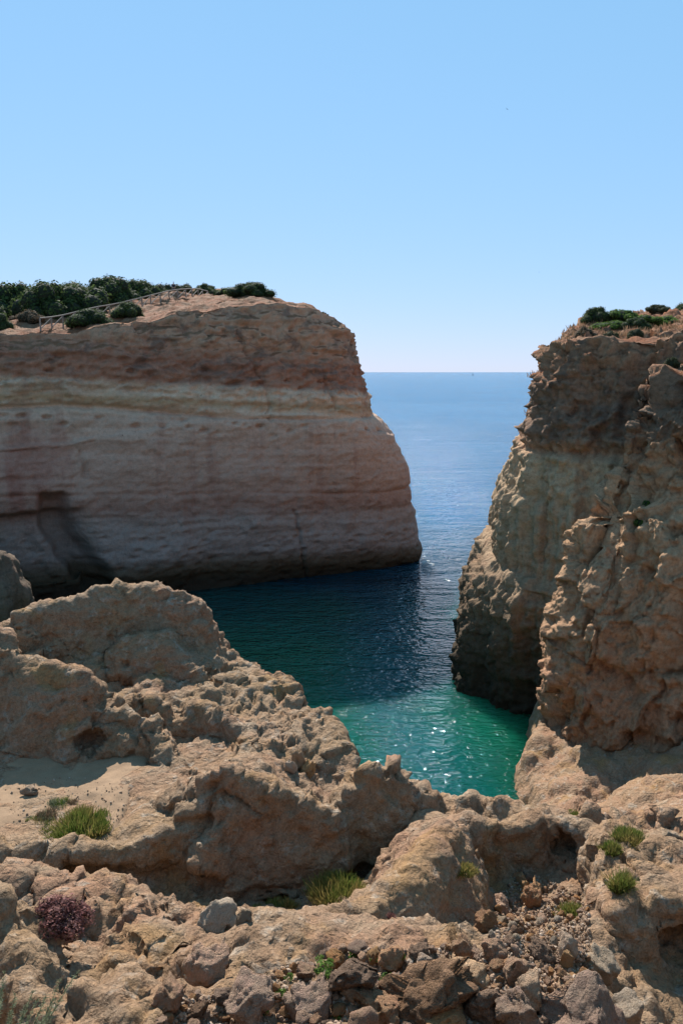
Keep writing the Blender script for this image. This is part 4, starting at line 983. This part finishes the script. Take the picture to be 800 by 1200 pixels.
for px, py, w, lab in ((757, 590, 16, 'upper green tuft growing on the buttress face'), (750, 611, 18, 'lower green tuft growing on the buttress face')):
    hit = hit_pixel(butt_bvh, px, py)[0]
    sz = w / FPX * hit.length
    e = empty('cliff_tuft', hit - Vector((0, 0, sz * .3)), label=lab, cat='plant', group='tufts on the buttress'); e.scale = (sz, sz, sz)
    me, co = VAR['bright'][0]; obj('foliage', me, e); obj('dark_core', co, e)

# dry grass on the right clifftop (nobody could count it)
def grass_patch(name, bvh, poly, Yr, n, hgt, mat, label, seed):
    rs = random.Random(seed); Q = []
    while len(Q) < n:
        Y = rs.uniform(*Yr); px = rs.uniform(poly[0], poly[1]); hit, nn = drop(bvh, (px - 400) / FPX * Y, Y)
        if hit is None or nn.z < .45: n -= 1; continue
        for k in range(3):
            a = rs.uniform(0, 6.28); h = hgt * rs.uniform(.4, 1.1); w = h * .13; l = Vector((rs.gauss(0, .35), rs.gauss(0, .35), 1)) * h; s = Vector((math.cos(a), math.sin(a), 0)) * w
            b = hit - Vector((0, 0, .05)) + Vector((rs.gauss(0, .12), rs.gauss(0, .12), 0))
            Q.append([b - s, b + s, b + l + s * .25, b + l - s * .25])
    obj(name, quads_mesh(name, Q, mat), kind='stuff', label=label, cat='grass')
DRY = leaf_material('dry_grass', (0.20, 0.115, 0.065), (0.30, 0.19, 0.11), .8, .3)
grass_patch('dry_grass', right_bvh, (615, 815), (51, 74), 7500, .34, DRY, 'reddish dry grass covering the right clifftop slope', 5)
grass_patch('dry_grass', left_bvh, (-10, 400), (69, 104), 3000, .25, DRY, 'sparse dry grass on the reddish soil of the left clifftop', 6)

# blade shrubs of the foreground -------------------------------------------------
def blade_mesh(name, seed, mat, n, h, spread, width, curve=.25, up=.9):
    """many thin curved blades rising from a small base; two quads each"""
    rs = np.random.default_rng(seed); Q = []
    cl = [(rs.uniform(0, 6.28), spread * math.sqrt(rs.uniform(0, 1)), rs.uniform(.45, 1.15), rs.uniform(.12, .3) * spread) for k in range(11)]
    for k in range(n):
        ca, cr_, ch_, cw = cl[int(rs.integers(0, 11))]
        bx_, by_ = cr_ * math.cos(ca) + rs.normal() * cw, cr_ * math.sin(ca) + rs.normal() * cw; r = min(spread, math.hypot(bx_, by_)); a = math.atan2(by_, bx_); b = Vector((bx_, by_, -.02))
        L = h * rs.uniform(.3, 1.0) * ch_ * (1 - .35 * (r / spread) ** 2)
        d = Vector((math.cos(a) * r / spread * .8 + rs.normal() * curve, math.sin(a) * r / spread * .8 + rs.normal() * curve, up)).normalized()
        m = b + d * L * .55; t = m + (d + Vector((rs.normal() * .3, rs.normal() * .3, .35))).normalized() * L * .45
        a2 = rs.uniform(0, 6.28); s = Vector((math.cos(a2), math.sin(a2), 0)) * width * rs.uniform(.6, 1.3)
        Q.append([b - s * .7, b + s * .7, m + s, m - s]); Q.append([m - s, m + s, t + s * .3, t - s * .3])
    return quads_mesh(name, Q, mat)
def plant(name, hit, label, parts, cat='plant', group=None):
    e = empty(name, hit, label=label, cat=cat, group=group)
    for nm, me in parts: obj(nm, me, e)
    return e
def px_size(hit): return (hit - Vector((0, 0, CAMZ))).length / FPX
def samphire(bvh, px, py, wpx, hpx, label, seed, green=.7, mats=(LEAF_GRASS, LEAF_YELLOW), group=None, name='samphire_shrub', dens=1.0, Y=None):
    hit = hit_pixel(bvh, px, py)[0]
    if Y: a = at(px, py, Y); hit = drop(bvh, a.x, a.y)[0]
    s = px_size(hit); w, h = wpx * s * .85, hpx * s * .72; n = int(3400 * dens)
    plant(name, hit, label, [('foliage', blade_mesh('foliage', seed, mats[0], int(n * green), h, w * .45, .003 + .004 * w, .38)),
                             ('dry_stems', blade_mesh('dry_stems', seed + 1, mats[1], int(n * (1 - green)), h * 1.05, w * .48, .003 + .003 * w, .42))], 'shrub', group)
samphire(sand_bvh, 96, 972, 62, 30, 'largest bright green shrub on the sunlit sand patch', 1, .75, dens=1.5)
samphire(fg_bvh, 397, 1068, 60, 38, 'green and yellow shrub in the shaded alcove behind the smooth ridge', 3, .6, dens=1.5, Y=11.3)
samphire(fg_bvh, 330, 1070, 30, 16, 'low yellowish tuft left of the alcove shrub', 5, .25, dens=.5, Y=11.2)
samphire(fg_bvh, 302, 1072, 20, 14, 'small green tuft at the left end of the alcove', 7, .6, dens=.4, Y=11.2)
samphire(sand_bvh, 50, 967, 24, 14, 'grey green cushion plant on the sand, in front of the dead one', 9, .5, (LEAF_GREY, LEAF_YELLOW), dens=.6)
samphire(sand_bvh, 37, 961, 13, 10, 'small dark green cushion plant leftmost on the sand', 11, .8, (LEAF_GRASS, LEAF_GREY), dens=.35)
samphire(sand_bvh, 56, 957, 22, 13, 'dead greyish twiggy cushion plant on the sand', 13, .3, (LEAF_GREY, LEAF_BROWN), dens=.5)
samphire(sand_bvh, 69, 942, 22, 11, 'flat grey green cushion plant at the shadow edge on the sand', 15, .7, (LEAF_GREY, LEAF_GRASS), dens=.5)
samphire(sand_bvh, 84, 941, 12, 9, 'tiny dark plant beside the flat cushion plant on the sand', 17, .5, (LEAF_BROWN, LEAF_BROWN), dens=.25)
samphire(fg_bvh, 740, 985, 36, 20, 'yellow green shrub on the right rock above the hollow', 19, .45, dens=.9)
samphire(fg_bvh, 716, 996, 22, 16, 'small green shrub left of the yellow green one on the right rock', 21, .7, dens=.4)
samphire(fg_bvh, 727, 1040, 22, 34, 'green plant growing in the cleft of the right rock', 23, .8, dens=.5)
samphire(fg_bvh, 541, 1020, 26, 13, 'small yellowish tuft left of the scree hollow', 27, .25, dens=.5)
samphire(fg_bvh, 666, 1072, 32, 22, 'dark green plant in the shade at the right of the scree hollow', 29, .9, dens=.6)
samphire(fg_bvh, 670, 953, 18, 8, 'thin green tuft on the pinkish rim of the hollow', 31, .7, dens=.3)
samphire(fg_bvh, 458, 1074, 10, 8, 'tiny red succulent on the smooth ridge', 35, .6, (LEAF_RED, LEAF_REDDARK), dens=.3)
for k, (px, py, w) in enumerate([(382, 1142, 26), (415, 1123, 14), (442, 1128, 14), (470, 1126, 14), (375, 1128, 12), (455, 1155, 22), (468, 1160, 14), (398, 1195, 14), (340, 1150, 12), (350, 1172, 14), (310, 1190, 14), (505, 1190, 10), (330, 1168, 12), (425, 1150, 12)]):
    hit = hit_pixel(fg_bvh, px, py)[0]; s = px_size(hit) * w
    me, co = bush_mesh('leaves', 300 + k, LEAF_BRIGHT, 180, .16, 5, .5)
    e = empty('weed', hit + Vector((0, 0, .03)), label='small fresh green weed between the rubble stones', cat='weed', group='weeds in the rubble'); e.scale = (s, s, s * .9)
    obj('leaves', me, e); LABEL_ME.append((px, py - w * .4, e, 'green weed'))

# wine red bush on the lower left rock -------------------------------------------------
def red_bush():
    hit = hit_pixel(fg_bvh, 70, 1078)[0]; s = px_size(hit); w = 72 * s; h = 30 * s
    e = empty('red_shrub', hit - Vector((0, 0, .05)), label='wine red and pink dense shrub on the lower left rock', cat='shrub')
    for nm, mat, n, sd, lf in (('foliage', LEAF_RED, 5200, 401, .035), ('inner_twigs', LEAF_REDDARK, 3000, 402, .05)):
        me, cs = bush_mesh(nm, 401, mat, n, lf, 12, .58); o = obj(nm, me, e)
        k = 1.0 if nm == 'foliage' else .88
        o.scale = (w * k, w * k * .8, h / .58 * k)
red_bush()

# feathery grey green plant in the lower left corner -------------------------------------------------
def feather_plant():
    base = at(-40, 1290, 3.7); hit = drop(fg_bvh, base.x, base.y)[0] or base
    e = empty('feathery_shrub', hit, label='feathery grey green shrub with long sprigs in the lower left corner', cat='shrub')
    rs = random.Random(9)
    tips = [(92, 1138, 5.0), (72, 1146, 5.1), (45, 1170, 5.0), (60, 1185, 4.9), (6, 1138, 5.1), (3, 1160, 5.0), (30, 1178, 5.1), (18, 1165, 5.2), (50, 1196, 4.8), (-8, 1120, 5.2), (35, 1190, 4.9), (66, 1172, 5.0), (12, 1185, 5.0), (24, 1198, 4.8), (40, 1160, 5.15), (55, 1166, 5.05), (0, 1180, 4.9)]
    for px, py, Y in tips:
        tip = at(px, py, Y - 1.35) - hit; mid = tip * .55 + Vector((rs.gauss(0, .04), rs.gauss(0, .04), .06 + .05 * tip.length)); Q = []; prev = None
        n = 26
        for k in range(n + 1):
            u = k / n; p = mid * (2 * u * (1 - u)) + tip * u * u; 
            if prev is not None:
                d = (p - prev); side = d.cross(Vector((0, 1, .3))).normalized() * 0.004 * (1.3 - u); s2 = d.cross(side).normalized() * .0035 * (1.3 - u)
                Q.append([prev - side, prev + side, p + side, p - side]); Q.append([prev - s2, prev + s2, p + s2, p - s2])
                if u > .15:
                    for j in range(16):
                        q = prev.lerp(p, rs.random()); dr = (d.normalized() * rs.uniform(.3, 1.1) + Vector((rs.gauss(0, .8), rs.gauss(0, .8), rs.gauss(0, .8)))).normalized()
                        L = rs.uniform(.016, .042) * (1.25 - .6 * u); sd = dr.cross(Vector((rs.gauss(0, 1), rs.gauss(0, 1), rs.gauss(0, 1)))).normalized() * L * .16
                        Q.append([q - sd * .6, q + sd * .6, q + dr * L + sd * .3, q + dr * L - sd * .3])
            prev = p
        obj('sprig', quads_mesh('sprig', Q, LEAF_GREY), e)
feather_plant()

# ------------------------------------------------------------------ wooden fence on the left clifftop
WOOD = simple('weathered_wood', (0.27, 0.21, 0.165), .85, .3, 6)
def bar(name, a, b, r, parent, sides=7):
    d = b - a; L = d.length; q = d.to_track_quat('Z', 'Y').to_matrix()
    V = []; F = []
    for k, z in enumerate((0, L)):
        for j in range(sides):
            an = 6.2832 * j / sides; V.append(a + q @ Vector((r * math.cos(an), r * math.sin(an), z)))
    for j in range(sides): F.append((j, (j + 1) % sides, sides + (j + 1) % sides, sides + j))
    F.append(tuple(range(sides))[::-1]); F.append(tuple(range(sides, 2 * sides)))
    me = bpy.data.meshes.new(name); me.from_pydata([v[:] for v in V], [], F); me.materials.append(WOOD); me.update()
    return obj(name, me, parent)
def fence():
    pts = [(57, 73), (70, 75), (83, 77), (97, 79), (111, 81), (124, 83), (137, 85), (150, 87), (162, 89), (174, 91), (184, 93), (195, 95.5), (205, 98), (215, 100.5), (224, 103), (231, 105.5), (238, 108), (243, 110.5), (249, 113)]
    P = []
    for px, Y in pts:
        h = drop(left_bvh, (px - 400) / FPX * Y, Y)[0]; P.append(h)
    zz = [p.z for p in P]
    for _ in range(3): zz = [zz[0]] + [(zz[k - 1] + 2 * zz[k] + zz[k + 1]) / 4 for k in range(1, len(zz) - 1)] + [zz[-1]]
    P = [Vector((p.x, p.y, z)) for p, z in zip(P, zz)]
    e = empty('wooden_fence', P[0], label='weathered wooden rail fence climbing the left clifftop path', cat='fence')
    P = [p - e.location for p in P]; H = 1.15
    for p in P: bar('post', p - Vector((0, 0, .7)), p + Vector((0, 0, H)), .08, e)
    for a, b in zip(P[:-1], P[1:]):
        z = Vector((0, 0, 1)); bar('top_rail', a + z * H * .97, b + z * H * .97, .07, e)
        bar('brace', a + z * .15, b + z * H * .88, .05, e)
fence()

# ------------------------------------------------------------------ walker behind the fence
def skin_body(name, nodes, edges, mat, parent, root):
    me = bpy.data.meshes.new(name); me.from_pydata([n[0] for n in nodes], edges, []); me.materials.append(mat)
    o = obj(name, me, parent); md = o.modifiers.new('skin', 'SKIN'); md.use_smooth_shade = True
    for k, n in enumerate(nodes):
        sv_ = me.skin_vertices[0].data[k]; sv_.radius = n[1] if hasattr(n[1], '__len__') else (n[1], n[1]); sv_.use_root = (k == root)
    o.modifiers.new('subdiv', 'SUBSURF').levels = 1; o.modifiers['subdiv'].render_levels = 1
    return o
def person():
    Y = 106.6; h = drop(left_bvh, (210.5 - 400) / FPX * Y, Y)[0]
    e = empty('person', h, label='person in dark top and shorts walking behind the wooden fence', cat='person'); e.rotation_euler = (0, 0, .5)
    skin = simple('skin', (0.42, 0.25, 0.17), .6); dark = simple('dark_cloth', (0.03, 0.032, 0.05), .9); hair = simple('light_hat', (0.35, 0.30, 0.26), .9)
    N = [((0, 0, .95), (.13, .10)), ((0, 0, 1.15), (.13, .10)), ((0, 0, 1.40), (.15, .10)), ((0, 0, 1.50), .055), ((0, .01, 1.60), (.075, .09)), ((0, .01, 1.72), (.07, .085)),
         ((.19, 0, 1.40), .055), ((.24, -.03, 1.14), .045), ((.22, .08, .90), .035), ((.22, .10, .82), .04), ((-.19, 0, 1.40), .055), ((-.24, .03, 1.14), .045), ((-.22, .12, .92), .035), ((-.22, .14, .84), .04),
         ((.10, 0, .88), .09), ((.11, .10, .50), .06), ((.11, -.02, .08), .04), ((.11, .12, .03), .035), ((-.10, 0, .88), .09), ((-.11, .0, .48), .06), ((-.11, -.18, .10), .04), ((-.11, -.06, .03), .035)]
    E = [(0, 1), (1, 2), (2, 3), (3, 4), (4, 5), (2, 6), (6, 7), (7, 8), (8, 9), (2, 10), (10, 11), (11, 12), (12, 13), (0, 14), (14, 15), (15, 16), (16, 17), (0, 18), (18, 19), (19, 20), (20, 21)]
    skin_body('body', N, E, skin, e, 0)
    skin_body('shirt', [((0, 0, .92), (.155, .125)), ((0, 0, 1.15), (.15, .12)), ((0, 0, 1.41), (.17, .12)), ((.20, 0, 1.41), .075), ((.24, -.02, 1.2), .065), ((-.20, 0, 1.41), .075), ((-.24, .02, 1.2), .065)], [(0, 1), (1, 2), (2, 3), (3, 4), (2, 5), (5, 6)], dark, e, 0)
    skin_body('shorts', [((0, 0, .95), (.15, .12)), ((.10, .01, .85), .115), ((.115, .08, .58), .085), ((-.10, 0, .85), .115), ((-.115, 0, .58), .085)], [(0, 1), (1, 2), (0, 3), (3, 4)], dark, e, 0)
    skin_body('hat', [((0, .01, 1.71), (.085, .10)), ((0, .01, 1.79), (.07, .08))], [(0, 1)], hair, e, 0)
person()

# ------------------------------------------------------------------ sailing boat on the horizon, gulls
def boat():
    Y = 5200.0; x = (551.3 - 400) / FPX * Y * 1.0
    e = empty('sailing_boat', (x, Y, 0), label='tiny sailing boat far out on the horizon', cat='boat'); e.rotation_euler = (0, 0, .6)
    hullm = simple('boat_hull', (0.10, 0.11, 0.13), .5); sailm = simple('boat_sail', (0.22, 0.24, 0.27), .8)
    V = [(-7, -1.6, 1.6), (-7, 1.6, 1.6), (-6.5, 1.0, -.3), (-6.5, -1.0, -.3), (3, -2, 1.7), (3, 2, 1.7), (2.5, 1.1, -.4), (2.5, -1.1, -.4), (9, 0, 2.1), (7.5, 0, -.2)]
    F = [(0, 1, 2, 3), (0, 3, 7, 4), (1, 5, 6, 2), (3, 2, 6, 7), (4, 7, 9, 8), (5, 8, 9, 6), (0, 4, 8, 5, 1), (7, 6, 9)]
    me = bpy.data.meshes.new('hull'); me.from_pydata(V, [], F); me.materials.append(hullm); obj('hull', me, e)
    m = bar('mast', Vector((1.2, 0, 1.6)), Vector((1.2, 0, 17)), .16, e); m.data.materials[0] = hullm
    V = [(1.0, .05, 2.6), (-6.2, .5, 2.6), (1.0, .05, 16.4), (-2.4, .55, 8.5)]; V += [(a, b - .08, c) for a, b, c in V]
    me = bpy.data.meshes.new('sail'); me.from_pydata(V, [], [(0, 3, 1), (0, 2, 3), (4, 5, 7), (4, 7, 6), (0, 1, 5, 4), (1, 3, 7, 5), (3, 2, 6, 7), (2, 0, 4, 6)]); me.materials.append(sailm); obj('sail', me, m)
boat()
def gull(px, py, Y, rz, roll, label):
    e = empty('gull', at(px, py, Y), label=label, cat='bird', group='gulls in the sky'); e.rotation_euler = (0, roll, rz)
    gm = simple('gull_grey', (0.10, 0.11, 0.13), .8)
    me_n = [((0, -.28, 0), .03), ((0, -.12, 0), .07), ((0, .08, 0), .075), ((0, .22, .02), .05), ((0, .32, .02), .02)]
    skin_body('body', me_n, [(0, 1), (1, 2), (2, 3), (3, 4)], gm, e, 2)
    for s in (-1, 1):
        V = [(s * .05, .10, .03), (s * .05, -.08, .03), (s * .35, .14, .16), (s * .35, -.05, .15), (s * .72, -.06, .10), (s * .68, -.10, .09)]; V += [(a, b, c - .015) for a, b, c in V]
        F = [(0, 2, 3, 1), (2, 4, 5, 3), (6, 7, 9, 8), (8, 9, 11, 10), (0, 6, 8, 2), (2, 8, 10, 4), (1, 3, 9, 7), (3, 5, 11, 9), (4, 10, 11, 5), (0, 1, 7, 6)]
        me = bpy.data.meshes.new('wing'); me.from_pydata(V, [], F); me.materials.append(gm); obj('wing', me, e)
gull(593.8, 128, 330, .5, .45, 'upper gull, a dark speck high in the right sky')
gull(631, 319, 520, 1.2, .2, 'lower gull, a faint speck above the right headland')

# ------------------------------------------------------------------ labels of the small stones and weeds: which one it is, by the boulder it lies beside
SHORT = ['largest dark boulder', 'dark broken boulder', 'rounded tan boulder', 'topmost tan stone', 'flat brownish stone', 'small black stone', 'pale rounded stone', 'small pale stone', 'knobbly upright stone', 'flat-faced block', 'light tan stone',
         'wide low boulder', 'rough dark boulder', 'pale angular boulder', 'tan boulder at the hollow mouth', 'dark oval scree stone', 'pale block by the hollow wall', 'upright pale stone', 'highest scree stone', 'second highest scree stone', 'brown stone by the left hollow wall',
         'low brown stone by the left hollow wall', 'reddish scree boulder', 'shaded round boulder', 'huge pinkish boulder', 'bottom-edge brown boulder', 'smooth grey boulder', 'blue grey boulder', 'tan block', 'grey pointed boulder', 'small round saddle stone', 'round perched stone',
         'second perched stone', 'left perched stone', 'rough knobbly boulder', 'grey brown boulder', 'ochre flanked boulder', 'squat brown boulder', 'ledge pebble']
ORD = ['nearest', 'second nearest', 'third nearest', 'fourth nearest', 'fifth nearest', 'sixth nearest', 'seventh nearest', 'eighth nearest', 'ninth nearest', 'tenth nearest', 'eleventh nearest', 'twelfth nearest'] + ['%dth nearest' % k for k in range(13, 60)]
fam = {}
for px, py, o, noun in LABEL_ME:
    best = min(range(len(BIG)), key=lambda k: (BIG[k][0] - px) ** 2 + (BIG[k][1] - BIG[k][3] * .5 - py) ** 2)
    dx, dy = px - BIG[best][0], py - (BIG[best][1] - BIG[best][3] * .5)
    way = ('right of' if dx > 0 else 'left of') if abs(dx) > abs(dy) else ('below' if dy > 0 else 'above')
    fam.setdefault((best, way, noun), []).append((dx * dx + dy * dy, o))
for (best, way, noun), lst in fam.items():
    for k, (d, o) in enumerate(sorted(lst, key=lambda q: q[0])):
        o['label'] = '%s %s %s the %s' % (ORD[k], ('small loose ' if noun == 'stone' else 'small ') + noun, way, SHORT[best])
thicket = sorted([o for o in COL.objects if o.get('group') == 'shrubs of the skyline thicket'], key=lambda o: o.location.x / o.location.y)
NTH = ['first', 'second', 'third', 'fourth', 'fifth', 'sixth', 'seventh', 'eighth', 'ninth', 'tenth', 'eleventh', 'twelfth'] + ['%dth' % k for k in range(13, 40)]
for k, o in enumerate(thicket): o['label'] = '%s evergreen shrub from the left edge within the dark skyline thicket' % NTH[k]

# ------------------------------------------------------------------ a little white wash where the swell meets the headlands
def wash():
    rs = random.Random(4); V = []; F = []; 
    spots = [(9.9 + rs.gauss(0, .35), 88 + rs.gauss(0, 1.2), 1.0) for k in range(22)] + [(8.0 - abs(rs.gauss(0, .2)), 51.5 + rs.gauss(0, 1.5), .4) for k in range(9)]
    for x, y, k in spots:
        n = 9; r = rs.uniform(.05, .24) * k; o = len(V); a0 = rs.uniform(0, 6.28)
        for j in range(n):
            a = 6.2832 * j / n; rr = r * rs.uniform(.5, 1.2); V.append((x + math.cos(a) * rr * 1.7, y + math.sin(a) * rr * .7, .012 + .03 * rs.random()))
        V.append((x, y, .06)); 
        for j in range(n): F.append((o + j, o + (j + 1) % n, o + n))
    me = bpy.data.meshes.new('wash'); me.from_pydata(V, [], F); me.materials.append(simple('sea_foam', (0.5, 0.54, 0.55), .7)); me.update()
    obj('wash', me, kind='stuff', label='white wash of the swell at the foot of the headlands', cat='foam')
wash()
